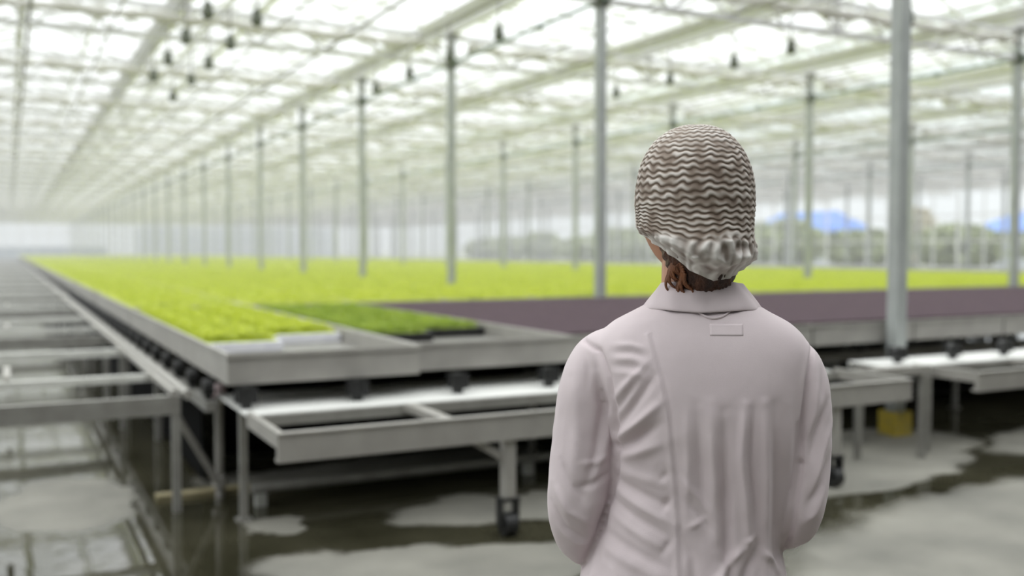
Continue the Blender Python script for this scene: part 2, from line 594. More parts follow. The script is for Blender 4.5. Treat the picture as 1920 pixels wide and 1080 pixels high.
# irrigation lines with hanging sprinklers
spr = empty('hanging_sprinkler')
MB().cyl((0, 0, -0.02), (0, 0, 0.395), 0.012, 6).obj('drop_pipe', M['galv'], spr)
MB().rings([[(rr * math.cos(a), rr * math.sin(a), z) for a in [2 * math.pi * j / 10 for j in range(10)]] for rr, z in
            ((0.02, -0.21), (0.065, -0.18), (0.072, -0.11), (0.05, -0.06), (0.058, -0.03), (0.035, 0.0), (0.012, 0.01))]).obj('spray_head', M['dark_green'], spr)
first = True
for li, (x, y0, n, nm) in enumerate(((2.15, 12.0, 4, 'left'), (2.75, 12.1, 5, 'second'), (5.75, 11.5, 4, 'third'), (9.75, 8.4, 5, 'right'))):
    p = MB().cyl((x, y0 - 2.5, 4.80), (x, y0 + n * 1.6 + 30, 4.80), 0.012, 6)
    tag(p.obj('irrigation_pipe', M['galv']), 'thin pipe carrying the %s line of hanging sprinklers' % nm, 'pipe', 'irrigation pipes')
    for k in range(n):
        o = spr if first else copy_tree(spr)
        first = False
        yy = y0 + 1.6 * k
        if abs((yy - Y0 + 0.1) % PITCH) < 0.25 or abs((yy - Y0 + 0.1) % PITCH) > PITCH - 0.25:
            yy += 0.4
        o.location = (x, yy, 4.41)
        tag(o, 'dark hanging sprinkler, %s from the front on the %s irrigation pipe' % (ORD[k], nm), 'sprinkler', 'hanging sprinklers')

# ------------------------------------------------------------------ growing benches
BW, BL = 1.10, 4.16


def tray_mesh(L=BL):
    """open aluminium tray: hollow box with folded rim, origin at front left bottom corner"""
    t = MB()
    h = 0.165
    W = BW
    th = 0.022
    t.box(0, W, 0, th, 0, h)
    t.box(0, W, L - th, L, 0, h)
    t.box(0, th, th, L - th, 0, h)
    t.box(W - th, W, th, L - th, 0, h)
    for a, b, c, d in ((-0.008, W + .008, -0.012, 0.0), (-0.008, W + .008, L, L + .012)):   # rolled lip
        t.box(a, b, c, d, h - 0.02, h + 0.004)
    t.box(-0.008, 0, 0, L, h - 0.02, h + 0.004)
    t.box(W, W + 0.008, 0, L, h - 0.02, h + 0.004)
    for i in range(5):
        y = 0.3 + (L - 0.6) * i / 4
        t.box(0.03, W - 0.03, y - 0.02, y + 0.02, -0.03, 0)
    return t.mesh('tray_frame', M['alu'])


def bed_mesh(m, z=0.06, L=BL):
    return MB().box(0.022, BW - 0.022, 0.022, L - 0.022, z, z + 0.012).mesh('tray_bed', m)


def leaf_patch(W, L, n, m, seed, hz=0.03, size=0.022):
    """a mat of small paired leaves on short stems over a rough canopy"""
    rnd = random.Random(seed)
    t = MB()
    nx, ny = max(4, int(W / 0.05)), max(4, int(L / 0.07))
    vs = []
    for j in range(ny + 1):
        for i in range(nx + 1):
            e = 0.0 if 0 < i < nx and 0 < j < ny else -0.02
            vs.append((W * i / nx, L * j / ny, hz * 0.6 + e + 0.012 * noise.noise((i * .9 + seed, j * .9, 0))))
    fs = [(j * (nx + 1) + i, j * (nx + 1) + i + 1, (j + 1) * (nx + 1) + i + 1, (j + 1) * (nx + 1) + i) for j in range(ny) for i in range(nx)]
    t.add(vs, fs)
    for _ in range(n):
        x = rnd.uniform(size * 1.2, W - size * 1.2); y = rnd.uniform(size * 1.2, L - size * 1.2)
        z = hz + rnd.uniform(-0.012, 0.014)
        a = rnd.uniform(0, 6.28)
        for sg in (0, math.pi):
            b = a + sg
            d = (math.cos(b), math.sin(b)); e = (-d[1], d[0])
            s = size * rnd.uniform(0.7, 1.25); tl = rnd.uniform(-0.2, 0.6) * s
            t.add([(x, y, z), (x + d[0] * s * .55 + e[0] * s * .4, y + d[1] * s * .55 + e[1] * s * .4, z + tl * .6),
                   (x + d[0] * s * 1.1, y + d[1] * s * 1.1, z + tl), (x + d[0] * s * .55 - e[0] * s * .4, y + d[1] * s * .55 - e[1] * s * .4, z + tl * .6)], [(0, 1, 2, 3)])
    return t.mesh('seedlings', m)


def legs_mesh():
    t = MB().box(-0.03, 0.03, -0.03, 0.03, 0.0, 0.72)
    t.box(-0.05, 0.05, -0.05, 0.05, 0, 0.01)
    return t.mesh('leg', M['galv'])


TRAY = tray_mesh()
BED = bed_mesh(M['traybed'])
BEDP = MB().box(-0.006, BW + 0.006, 0.03, BL - 0.03, 0.1695, 0.182).mesh('tray_bed', M['purple'])
LEG = legs_mesh()
GREEN = [leaf_patch(BW - 0.06, BL - 0.06, 2600, M['leaf'], 11 + k, 0.03, 0.03) for k in range(3)]
GREENFAR = leaf_patch(BW - 0.06, BL - 0.06, 500, M['leaf'], 31, 0.035, 0.05)


def make_bench(x, y, kind, legs=True):
    r = empty('growing_bench', (x, y, 0.75))
    link('tray_frame', TRAY, r)
    link('tray_bed', BEDP if kind == 'purple' else BED, r)
    if legs:
        for lx in (0.12, BW - 0.12):
            for ly in (0.5, BL - 0.5):
                link('leg', LEG, r, (lx, ly, -0.75))
    return r


bx = [1.03 + 1.12 * i for i in range(18)]
# front row: bench 0 with white rafts, bench 1 with dark plug trays, then the bare purple ones
b0 = make_bench(bx[0], 5.30, 'bed', False)
b0.scale.y = (9.94 - 5.30) / BL
tag(b0, 'silver growing bench at the left front corner carrying lime seedlings on white rafts', 'growing bench')
b1 = make_bench(bx[1], 5.42, 'bed', False)
b1.scale.y = (9.94 - 5.42) / BL
tag(b1, 'silver growing bench with darker green seedlings in black trays', 'growing bench')
for i in range(2, 14):
    b = make_bench(bx[i], 5.60, 'purple', False)
    b.location.z = 0.735
    tag(b, 'silver bench with bare purple brown mat, %s to the right of the dark green bench' % ORD[i - 2], 'growing bench', 'bare purple benches in the front row')


def plug_tray(W, L, m_tray, leaf_mesh, nm):
    r = empty(nm)
    t = MB()
    h = 0.065
    t.box(0, W, 0, L, 0, h)
    o = t.obj('raft', m_tray, r)
    bevel(o, 0.006)
    s = link('seedlings', leaf_mesh, r, (0.008, 0.008, h - 0.004))
    s['kind'] = 'stuff'
    return r


LW = leaf_patch(0.505, 0.97, 1100, M['leaf'], 3, 0.035, 0.026)
LD = leaf_patch(0.505, 0.97, 1100, M['leaf_dark'], 5, 0.03, 0.024)
rw = plug_tray(0.52, 0.985, M['foam'], LW, 'seedling_raft')
rd = plug_tray(0.52, 0.985, M['black'], LD, 'seedling_tray')
sides = ['left', 'right']
for b_, (proto, bxx, byy, nm) in enumerate(((rw, bx[0], 5.30, 'white foam raft of lime seedlings'), (rd, bx[1], 5.42, 'black tray of darker green seedlings'))):
    fst = True
    for c in range(2):
        y0_, step_ = (((6.28, 0.905), (6.72, 0.795)), ((6.45, 0.862), (6.70, 0.80)))[b_][c]
        for k in range(4):
            o = proto if fst else copy_tree(proto)
            fst = False
            o.location = (bxx + 0.027 + c * 0.525, y0_ + step_ * k, 0.75 + 0.0725)
            o.scale.y = (step_ - 0.01) / 0.985
            tag(o, '%s, %s from the front in the %s column' % (nm, ORD[k], sides[c]), 'seedling tray', nm + 's')

# rows behind: lime crop grown right over the benches
spots = []
for k in range(1, 26):
    y = Y0 + PITCH * k + 0.10
    for i, x in enumerate(bx):
        spots.append((math.hypot(x, y), i, k, x, y))
spots.sort()
protos = []
for v in range(4):
    p = make_bench(0, 0, 'bed', True)
    s = link('seedlings', GREEN[v] if v < 3 else GREENFAR, p, (0.03, 0.03, 0.165))
    s['kind'] = 'stuff'
    protos.append(p)
used = [False] * 4
NB = 285
rest = []
for n_, (d, i, k, x, y) in enumerate(spots):
    if n_ >= NB:
        rest.append((x, y))
        continue
    v = (i * 7 + k * 3) % 3 if k < 5 else 3
    o = copy_tree(protos[v]) if used[v] else protos[v]
    used[v] = True
    o.location = (x, y, 0.75)
    if k <= 3:
        tag(o, 'bench of lime green seedlings, %s from the left in the %s row back' % (ORD[i], ORD[k]), 'growing bench', 'green benches in the %s row' % ORD[k])
    else:
        tag(o, 'bench in the far lime green field of seedlings', 'growing bench', 'far green benches')
t = MB()
tl = MB()
for x, y in rest:
    t.box(x, x + BW, y, y + BL, 0.75, 0.915)
    t.box(x + .1, x + .16, y + .5, y + .56, 0, 0.75); t.box(x + BW - .16, x + BW - .1, y + BL - .56, y + BL - .5, 0, 0.75)
    nx, ny = 5, 12
    vs = [(x + .03 + (BW - .06) * a / nx, y + .03 + (BL - .06) * b / ny, 0.955 + 0.02 * noise.noise((x + a * .7, y + b * .7, 0)) - (0.03 if a in (0, nx) or b in (0, ny) else 0)) for b in range(ny + 1) for a in range(nx + 1)]
    tl.add(vs, [(b * (nx + 1) + a, b * (nx + 1) + a + 1, (b + 1) * (nx + 1) + a + 1, (b + 1) * (nx + 1) + a) for b in range(ny) for a in range(nx)])
ff = empty('far_benches', (0, 0, 0), 0, 'distant benches of lime seedlings merging into one strip near the far walls', 'growing benches')
ff['kind'] = 'stuff'
tt = t.obj('tray_frames', M['alu'], ff); tt['kind'] = 'stuff'
tt = tl.obj('seedlings', M['leaf'], ff); tt['kind'] = 'stuff'

# ------------------------------------------------------------------ rails that carry the benches
def roller(px_, py_, z, ax='y'):
    t = MB()
    t.box(px_ - 0.025, px_ + 0.025, py_ - 0.022, py_ + 0.022, z, z + 0.045)
    t.cyl((px_, py_ - 0.03, z + 0.072), (px_, py_ + 0.03, z + 0.072), 0.05, 16)
    t.box(px_ - 0.055, px_ + 0.055, py_ - 0.045, py_ - 0.035, z + 0.03, z + 0.118)
    t.box(px_ - 0.055, px_ + 0.055, py_ + 0.035, py_ + 0.045, z + 0.03, z + 0.118)
    t.cyl((px_, py_ - 0.055, z + 0.072), (px_, py_ + 0.055, z + 0.072), 0.012, 8)
    return t


def cross_rail(name, x0, x1, y, z, label, xs, polished=True, ya=-0.06, yb=0.06):
    r = empty(name, (0, 0, 0), 0, label, 'rail')
    t = MB()
    t.box(x0, x1, y + ya, y + yb, z - 0.015, z)
    t.box(x0, x1, y + ya, y + ya + 0.012, z - 0.05, z - 0.015)
    t.box(x0, x1, y + yb - 0.012, y + yb, z - 0.05, z - 0.015)
    bevel(t.obj('rail_plate' if polished else 'rail_beam', M['polished'] if polished else M['alu'], r), 0.003)
    for x in xs:
        roller(x, y + (-0.16 if ya < -0.32 else -0.09 if polished else 0), z).obj('roller', M['black'], r)
    n = max(2, int((x1 - x0) / 2.1) + 1)
    for i in range(n):
        x = x0 + 0.04 + (x1 - x0 - 0.08) * i / (n - 1)
        l = MB().box(x - 0.02, x + 0.02, y - 0.02, y + 0.02, 0, z - 0.015)
        l.box(x - 0.04, x + 0.04, y - 0.04, y + 0.04, 0, 0.012)
        l.obj('leg', M['galv'], r)
    return r


cross_rail('bench_rail', 1.08, 5.15, 5.36, 0.625, 'wide bright metal plate rail with black rollers under the front of the left benches', [1.12 + 0.62 * i for i in range(7)], True, -0.30, 0.50)
cross_rail('bench_rail', 5.70, 10.6, 5.34, 0.625, 'bright metal plate rail with black rollers to the right of the worker', [5.95 + 0.61 * i for i in range(8)], True, -0.34, 0.09)
cross_rail('bench_rail', 3.3, 14.6, 6.15, 0.60, 'dull inner rail under the purple benches, behind the bright rails', [3.5 + 0.62 * i for i in range(0, 18)], False)
cross_rail('bench_rail', 1.20, 14.6, 9.30, 0.595, 'dull rail far under the back end of the front benches', [1.6 + 1.12 * i for i in range(0, 12)], False)
tag(MB().box(1.25, 5.3, 6.96, 6.98, 0.04, 0.58).obj('added_shade_sheet', M['shade_sheet']), 'added black sheet for the shade under the left benches behind the bright rail', 'shade sheet')  # black sheets added to block far light and darken the space beneath
tag(MB().box(5.4, 16.5, 6.96, 6.98, 0.02, 0.36).obj('added_shade_sheet', M['shade_sheet']), 'low added black sheet for the shade under the purple benches right of the worker', 'shade sheet')
tag(MB().box(1.062, 1.072, 6.3, 60, 0.03, 0.56).obj('added_shade_sheet', M['shade_sheet']), 'added black sheet for the shade running away under the left edge of the green benches', 'shade sheet')

# roller rail running away under the left edge of the green benches
r = empty('side_rail', (0, 0, 0), 0, 'dark roller rail running away under the left edge of the green benches', 'rail')
t = MB().box(0.985, 1.045, 5.70, 60, 0.55, 0.61)
t.obj('rail_beam', M['galv'], r)
for k in range(26):
    y = 5.8 + 0.55 * k
    t = MB()
    t.box(1.0, 1.03, y - 0.02, y + 0.02, 0.61, 0.66)
    t.cyl((0.985, y, 0.68), (1.045, y, 0.68), 0.05, 12)
    t.obj('roller', M['black'], r)
for k in range(1, 13):
    y = 5.75 + 2.2 * k
    MB().box(0.99, 1.04, y - 0.025, y + 0.025, 0, 0.55).obj('leg', M['galv'], r)

# ------------------------------------------------------------------ transfer frames standing in front
def transfer_frame(x0, x1, y0, y1, cross, legs, label):
    zt, zb = 0.645, 0.505
    r = empty('transfer_frame', (x0, y0, 0), 0, label, 'frame')
    f = MB().box(0, x1 - x0, 0, 0.03, zb, zt)
    f.box(0, x1 - x0, 0.03, 0.055, zb, zb + 0.015)
    f.box(0, x1 - x0, -0.01, 0.0, zt - 0.012, zt)
    bevel(f.obj('front_beam', M['alu'], r), 0.003)
    for x in (0, x1 - x0 - 0.03):
        s = MB().box(x, x + 0.03, 0.03, y1 - y0, zt - 0.075, zt)
        s.obj('side_beam', M['alu'], r)
    b = MB().box(0.03, x1 - x0 - .03, y1 - y0 - 0.04, y1 - y0, zt - 0.075, zt - 0.02)
    b.obj('rear_beam', M['galv'], r)
    for c in cross:
        MB().box(c - x0 - 0.03, c - x0 + 0.03, 0.03, y1 - y0 - .04, zt - 0.05, zt - 0.01).obj('cross_member', M['alu'], r)
    for (lx, ly) in legs:
        l = MB()
        x = lx - x0; y = ly - y0
        if y > 0.3:
            l.box(x - 0.022, x + 0.022, y - 0.022, y + 0.022, 0.0, zt - 0.075)
            l.obj('leg', M['galv'], r)
            continue
        l.box(x - 0.032, x + 0.032, y - 0.032, y + 0.032, 0.20, zb + 0.02)
        l.bar((x - 0.02, y, zb - 0.10), (x - 0.20, y, zb + 0.01), 0.03, 0.04)
        lo = bevel(l.obj('leg', M['alu'], r), 0.004)
        c = MB()
        c.box(x - 0.05, x + 0.05, y - 0.04, y + 0.04, 0.185, 0.20)
        c.box(x - 0.052, x - 0.04, y - 0.03, y + 0.035, 0.05, 0.19)
        c.box(x + 0.04, x + 0.052, y - 0.03, y + 0.035, 0.05, 0.19)
        c.cyl((x - 0.035, y, 0.062), (x + 0.035, y, 0.062), 0.061, 20)
        c.cyl((x - 0.06, y, 0.062), (x + 0.06, y, 0.062), 0.012, 8)
        c.obj('caster', M['black'], lo)
    return r


transfer_frame(1.07, 5.17, 4.38, 5.03, (1.94, 3.0, 4.1), ((2.27, 4.44), (4.55, 4.44), (3.0, 4.97), (4.9, 4.97)),
               'low open silver frame on black casters beside the worker, in front of the left benches')
transfer_frame(5.86, 10.2, 4.42, 4.97, (6.9, 8.2, 9.2), ((7.3, 4.48), (9.6, 4.48), (5.94, 4.9), (10.1, 4.9)),
               'low open silver frame at the right edge, right of the thick column')
# slanting link between the two frames
r = empty('link_frame', (5.2, 4.75, 0), 0, 'small pale steel stand bridging the gap between the two low frames', 'stand')
MB().box(0.05, 0.6, 0.0, 0.06, 0.60, 0.66).obj('top_bar', M['alu'], r)
MB().box(0.05, 0.6, 0.18, 0.22, 0.60, 0.64).obj('top_bar', M['alu'], r)
MB().box(0.51, 0.55, 0.0, 0.04, 0, 0.60).obj('leg', M['galv'], r)
MB().box(0.08, 0.12, 0.18, 0.22, 0, 0.60).obj('leg', M['galv'], r)
MB().bar((0.53, 0.05, 0.62), (0.53, 0.19, 0.62), 0.03).obj('stretcher', M['galv'], r)

# long pipe lying low along the bench feet, with flange foot
r = empty('floor_pipe', (1.22, 5.62, 0), 0, 'long pale pipe running just above the wet floor under the benches', 'pipe')
MB().cyl((0, 0, 0.10), (3.6, 0, 0.10), 0.028, 14).obj('pipe_run', M['galv'], r)
for x in (0.05, 1.8, 3.5):
    MB().box(x - 0.03, x + 0.03, -0.03, 0.03, 0, 0.075).obj('support_block', M['concrete_kerb'], r)
r = empty('floor_kerb', (0.75, 5.98, 0), 0, 'low brownish strip lying across the puddle at the foot of the left frame', 'kerb')
MB().box(0, 0.55, 0, 0.10, 0, 0.03).obj('strip', mat('rusty_strip', (0.20, 0.17, 0.09), 0.7, 0, (0.30, 0.26, 0.15), 9), r)

# dark planks and loose pipes stored under the right benches
for i, (x, y, l, nm) in enumerate(((10.2, 11.3, 5.2, 'nearest brown board'), (9.8, 11.9, 5.6, 'second brown board'), (10.6, 12.5, 5.0, 'third brown board'), (10.0, 13.1, 5.4, 'farthest brown board'))):
    o = MB().box(x, x + l, y, y + 0.22, 0, 0.05).obj('timber_board', mat('brown_board_%d' % i, (0.45, 0.36, 0.30), 0.8, 0, (0.34, 0.26, 0.21), 3))
    tag(o, '%s lying on the floor under the benches behind the right rail' % nm, 'board', 'boards under the right benches')

# yellow sleeve round the foot of the thick column
ys = MB()
ys.box(-0.09, 0.09, -0.09, -0.082, 0.0, 0.19); ys.box(-0.09, 0.09, 0.082, 0.09, 0.0, 0.19)
ys.box(-0.09, -0.082, -0.082, 0.082, 0.0, 0.19); ys.box(0.082, 0.09, -0.082, 0.082, 0.0, 0.19)
tag(ys.obj('column_guard', M['yellow'], None, (6.3, 5.5, 0)), 'yellow guard around the foot of the thick column right of the worker', 'column guard')

# ------------------------------------------------------------------ empty bench frames on the left
def make_left_frame():
    r = empty('empty_bench_frame')
    z = 0.66
    for nm, y, hh, w_ in (('cross_bar', 0.0, 0.105, 0.05), ('cross_bar', 1.05, 0.045, 0.07), ('cross_bar', 2.9, 0.06, 0.08)):
        MB().box(-1.25, 0.845, y, y + w_, z - hh, z).obj(nm, M['bar'] if y > 0 else M['galv'], r)
    MB().cyl((0.885, 0.0, z + 0.0), (0.885, 4.38, z + 0.0), 0.028, 14).obj('side_pipe', M['alu'], r)
    MB().box(0.795, 0.825, 0.0, 4.38, z, z + 0.03).obj('side_rail', M['alu'], r)
    MB().box(-0.04, 0.0, 1.1, 1.7, z, z + 0.03).obj('middle_rail', M['alu'], r)
    MB().box(-1.28, -1.25, 0.0, 4.38, z - 0.06, z + 0.02).obj('side_rail', M['alu'], r)
    for x in (-1.22, 0.80):
        for y in (0.005, 2.905):
            MB().box(x, x + 0.045, y, y + 0.04, 0, z - 0.105 if y < 1 else z - 0.06).obj('leg', M['galv'], r)
    return r


lf = make_left_frame()
for k in range(14):
    o = lf if k == 0 else copy_tree(lf)
    o.location = (0, 5.68 + 4.4 * k, 0)
    if k < 4:
        tag(o, 'empty galvanised bench frame over the wet floor at left, %s from the front' % ORD[k], 'bench frame', 'empty bench frames on the left')
    else:
        tag(o, 'empty galvanised bench frame far down the left row', 'bench frame', 'far empty bench frames')
r = empty('corner_stand', (1.1, 5.93, 0), 0, 'thin post with slanting brace and pale joints at the corner of the left frame', 'stand')
MB().cyl((0, 0, 0), (0, 0, 0.62), 0.026, 12).obj('post', M['alu'], r)
MB().cyl((-0.285, -0.10, 0.58), (-0.02, -0.03, 0.10), 0.019, 10).obj('brace', M['alu'], r)
MB().rings([[(rr * math.cos(a), rr * math.sin(a), z) for a in [2 * math.pi * j / 12 for j in range(12)]] for rr, z in ((0.02, 0.60), (0.045, 0.61), (0.045, 0.66), (0.03, 0.68))]).obj('joint', mat('pinkish_joint', (0.62, 0.5, 0.5), 0.4), r)
MB().rings([[(rr * math.cos(a), rr * math.sin(a), z) for a in [2 * math.pi * j / 12 for j in range(12)]] for rr, z in ((0.03, 0.06), (0.045, 0.07), (0.045, 0.12), (0.03, 0.13))]).obj('joint', M['alu'], r)

# ------------------------------------------------------------------ outside, beyond the glass
def blob_tree(nm, x, y, h, rad, m, seed, label, group=None):
    r = empty(nm, (x, y, -0.03), 0, label, 'tree', group)
    MB().cyl((0, 0, 0), (0, 0, h * 0.5), 0.18, 8, 0.1).obj('trunk', M['bark'], r)
    rnd = random.Random(seed)
    t = MB()
    for _ in range(900):
        a = rnd.uniform(0, 6.28); u = rnd.uniform(-1, 1); q = rnd.uniform(0.6, 1) ** 0.5
        c = math.sqrt(1 - u * u)
        lump = 1 + 0.25 * noise.noise((math.cos(a) * 2 + seed, math.sin(a) * 2, u * 2))
        p = Vector((rad * q * lump * c * math.cos(a), rad * q * lump * c * math.sin(a), h * 0.55 + h * 0.45 * q * u * lump))
        s = rad * 0.16
        e1 = Vector((rnd.uniform(-1, 1), rnd.uniform(-1, 1), rnd.uniform(-1, 1))).normalized() * s
        e2 = e1.cross(Vector((rnd.uniform(-1, 1), rnd.uniform(-1, 1), rnd.uniform(-1, 1)))).normalized() * s
        t.add([p - e1, p - e2 * .6, p + e1, p + e2 * .6], [(0, 1, 2, 3)])
    t.obj('foliage', m, r)


rnd = random.Random(4)
for i in range(16):
    y = 8 + i * 7.2
    blob_tree('garden_tree', 55 + rnd.uniform(-1, 3), y, 3.2 + rnd.uniform(-0.3, 0.8), 2.7, M['tree'], i, 'dull green tree in the row outside the right glass wall, %s from the right' % ORD[i], 'trees outside the right wall')
blob_tree('garden_tree', 64.0, 54, 4.9, 1.7, M['tree_tan'], 40, 'tan coloured tree outside, just right of the thick column')


def shed(x0, x1, y0, y1, h, hr, label):
    r = empty('blue_roofed_shed', (x0, y0, 0), 0, label, 'building')
    MB().box(0, x1 - x0, 0, y1 - y0, -0.03, h).obj('wall', M['grey_wall'], r)
    W = x1 - x0; D = y1 - y0
    t = MB().add([(-.5, -.5, h), (W + .5, -.5, h), (W + .5, D + .5, h), (-.5, D + .5, h), (W / 2, D * .18, hr), (W / 2, D * .82, hr)],
                 [(0, 1, 4), (1, 2, 5, 4), (2, 3, 5), (3, 0, 4, 5), (3, 2, 1, 0)])
    t.obj('roof', M['blue_roof'], r)


shed(80, 100, 42, 62, 3.2, 6.7, 'large shed with a blue roof outside at the far right')
shed(80, 87, 79, 93, 3.4, 6.0, 'long low shed with a blue roof outside, right of the head')
r = empty('grey_building', (16, YEND + 12, 0), 0, 'pale grey building seen through the far glass wall', 'building')
MB().box(0, 26, 0, 10, -0.03, 4.6).obj('wall', M['grey_wall'], r)
r = empty('low_building', (-6, YEND + 8, 0), 0, 'low blue grey building beyond the far wall at the left', 'building')
MB().box(0, 17, 0, 8, -0.03, 1.9).obj('wall', mat('blue_grey_wall', (0.33, 0.36, 0.42), 0.7), r)
# thin scatter volume added to imitate flare washing out the distance
hz = MB().box(-9.5, XW - 0.1, 9.0, YEND, 0.02, GZ - 0.3)
hm_ = bpy.data.materials.new('flare_haze')
hm_.use_nodes = True
hm_.node_tree.nodes.clear()
vo = hm_.node_tree.nodes.new('ShaderNodeVolumeScatter')
vo.inputs['Density'].default_value = 0.0068
vo.inputs['Color'].default_value = (0.99, 0.99, 1.0, 1)
oo = hm_.node_tree.nodes.new('ShaderNodeOutputMaterial')
hm_.node_tree.links.new(vo.outputs[0], oo.inputs['Volume'])
o = hz.obj('haze', hm_)
o['kind'] = 'structure'
#PERSON
# ------------------------------------------------------------------ the worker, seen from behind
def smoothstep(a, b, x):
    t = np.clip((x - a) / (b - a), 0, 1)
    return t * t * (3 - 2 * t)


def eval_mesh(o):
    dg = bpy.context.evaluated_depsgraph_get()
    dg.update()
    e = o.evaluated_get(dg)
    return bpy.data.meshes.new_from_object(e)


def solid_from(parts, voxel, smooth=6, fac=0.6):
    """union of closed shapes through a voxel remesh, then relaxed"""
    t = MB()
    for p in parts:
        t.add(p[0], p[1])
    o = t.obj('form')
    rm = o.modifiers.new('remesh', 'REMESH')
    rm.mode = 'VOXEL'
    rm.voxel_size = voxel
    sm_ = o.modifiers.new('smooth', 'SMOOTH')
    sm_.factor = fac
    sm_.iterations = smooth
    me = eval_mesh(o)
    bpy.data.objects.remove(o)
    return me


def co_of(me):
    a = np.empty(len(me.vertices) * 3)
    me.vertices.foreach_get('co', a)
    return a.reshape(-1, 3)


def no_of(me):
    a = np.empty(len(me.vertices) * 3)
    me.vertices.foreach_get('normal', a)
    return a.reshape(-1, 3)


def set_co(me, c):
    me.vertices.foreach_set('co', c.ravel())
    me.update()


def fin(me, m):
    me.materials.clear()
    me.materials.append(m)
    me.polygons.foreach_set('use_smooth', [True] * len(me.polygons))
    me.update()
    return me


def catmull(keys, n):
    k = np.array(keys, float)
    out_ = []
    N = len(k)
    for i in range(N - 1):
        p0 = k[max(i - 1, 0)]; p1 = k[i]; p2 = k[i + 1]; p3 = k[min(i + 2, N - 1)]
        for j in range(n):
            t = j / n
            out_.append(0.5 * ((2 * p1) + (-p0 + p2) * t + (2 * p0 - 5 * p1 + 4 * p2 - p3) * t * t + (-p0 + 3 * p1 - 3 * p2 + p3) * t ** 3))
    out_.append(k[-1])
    return out_


def loft_z(keys, n=8, seg=56):
    """z, cx, cy, half width, half depth, squareness"""
    rg = []
    for z, cx, cy, a, b, e in catmull(keys, n):
        ring = []
        for j in range(seg):
            t = 2 * math.pi * j / seg
            c, s = math.cos(t), math.sin(t)
            ring.append((cx + a * math.copysign(abs(c) ** (2 / e), c), cy + b * math.copysign(abs(s) ** (2 / e), s), z))
        rg.append(ring)
    t = MB().rings(rg)
    return t.v, t.f


def tube_path(keys, n=8, seg=28):
    """x, y, z, radius across, radius along the other way"""
    pts = catmull(keys, n)
    rg = []
    for i, p in enumerate(pts):
        a = Vector(pts[max(i - 1, 0)][:3]); b = Vector(pts[min(i + 1, len(pts) - 1)][:3])
        d = (b - a).normalized()
        u = d.cross(Vector((0, 1, 0.35))).normalized()
        v = d.cross(u).normalized()
        rg.append([Vector(p[:3]) + u * p[3] * math.cos(t) + v * p[4] * math.sin(t) for t in [2 * math.pi * j / seg for j in range(seg)]])
    t = MB().rings(rg)
    return t.v, t.f


def skin_form(nodes, edges, root):
    names = list(nodes)
    me = bpy.data.meshes.new('sk')
    me.from_pydata([nodes[n][:3] for n in names], [(names.index(a), names.index(b)) for a, b in edges], [])
    o = link('sk', me)
    o.modifiers.new('skin', 'SKIN')
    if not me.skin_vertices:
        me.skin_vertices.new(name='skin')
    for i, n_ in enumerate(names):
        sv = me.skin_vertices[0].data[i]
        rr = nodes[n_][3]
        sv.radius = (rr, nodes[n_][4] if len(nodes[n_]) > 4 else rr)
        sv.use_root = (n_ == root)
    ss = o.modifiers.new('sub', 'SUBSURF'); ss.levels = 2; ss.render_levels = 2
    m2 = eval_mesh(o)
    vs = [tuple(v.co) for v in m2.vertices]
    fs = [tuple(p.vertices) for p in m2.polygons]
    bpy.data.objects.remove(o)
    return vs, fs


PPX, PPY = 1315.0, 470.0          # garment drafting units: 1108 per metre, origin at the spine, height 1.47


def gx_(x):
    return (x - PPX) / 1108.0


def gz_(y):
    return 1.47 - (y - PPY) / 1108.0


person = empty('person', (1.041, 1.319, 0), R(-36.5),
               'person seen from behind in a pale pink lab coat and pleated white hairnet', 'person')

skin_m = mat('warm_skin', (0.56, 0.31, 0.20), 0.5, 0, (0.50, 0.26, 0.17), 30)
skin_m.node_tree.nodes['Principled BSDF'].inputs['Subsurface Weight'].default_value = 0.15
skin_m.node_tree.nodes['Principled BSDF'].inputs['Subsurface Radius'].default_value = (0.02, 0.008, 0.004)
hair_m = mat('auburn_brown_hair', (0.035, 0.015, 0.010), 0.42, 0, (0.11, 0.042, 0.02), 60, 0.6, 250, stretch=(1, 1, 0.25))
lock_m = mat('auburn_loose_hair', (0.13, 0.045, 0.018), 0.45, 0, (0.24, 0.09, 0.035), 90, 0.6, 260, stretch=(1, 1, 0.25))

# --- head shape (face towards +y of the head)
HC = Vector((-0.020, 0.018, 1.548))
HYAW = R(42)


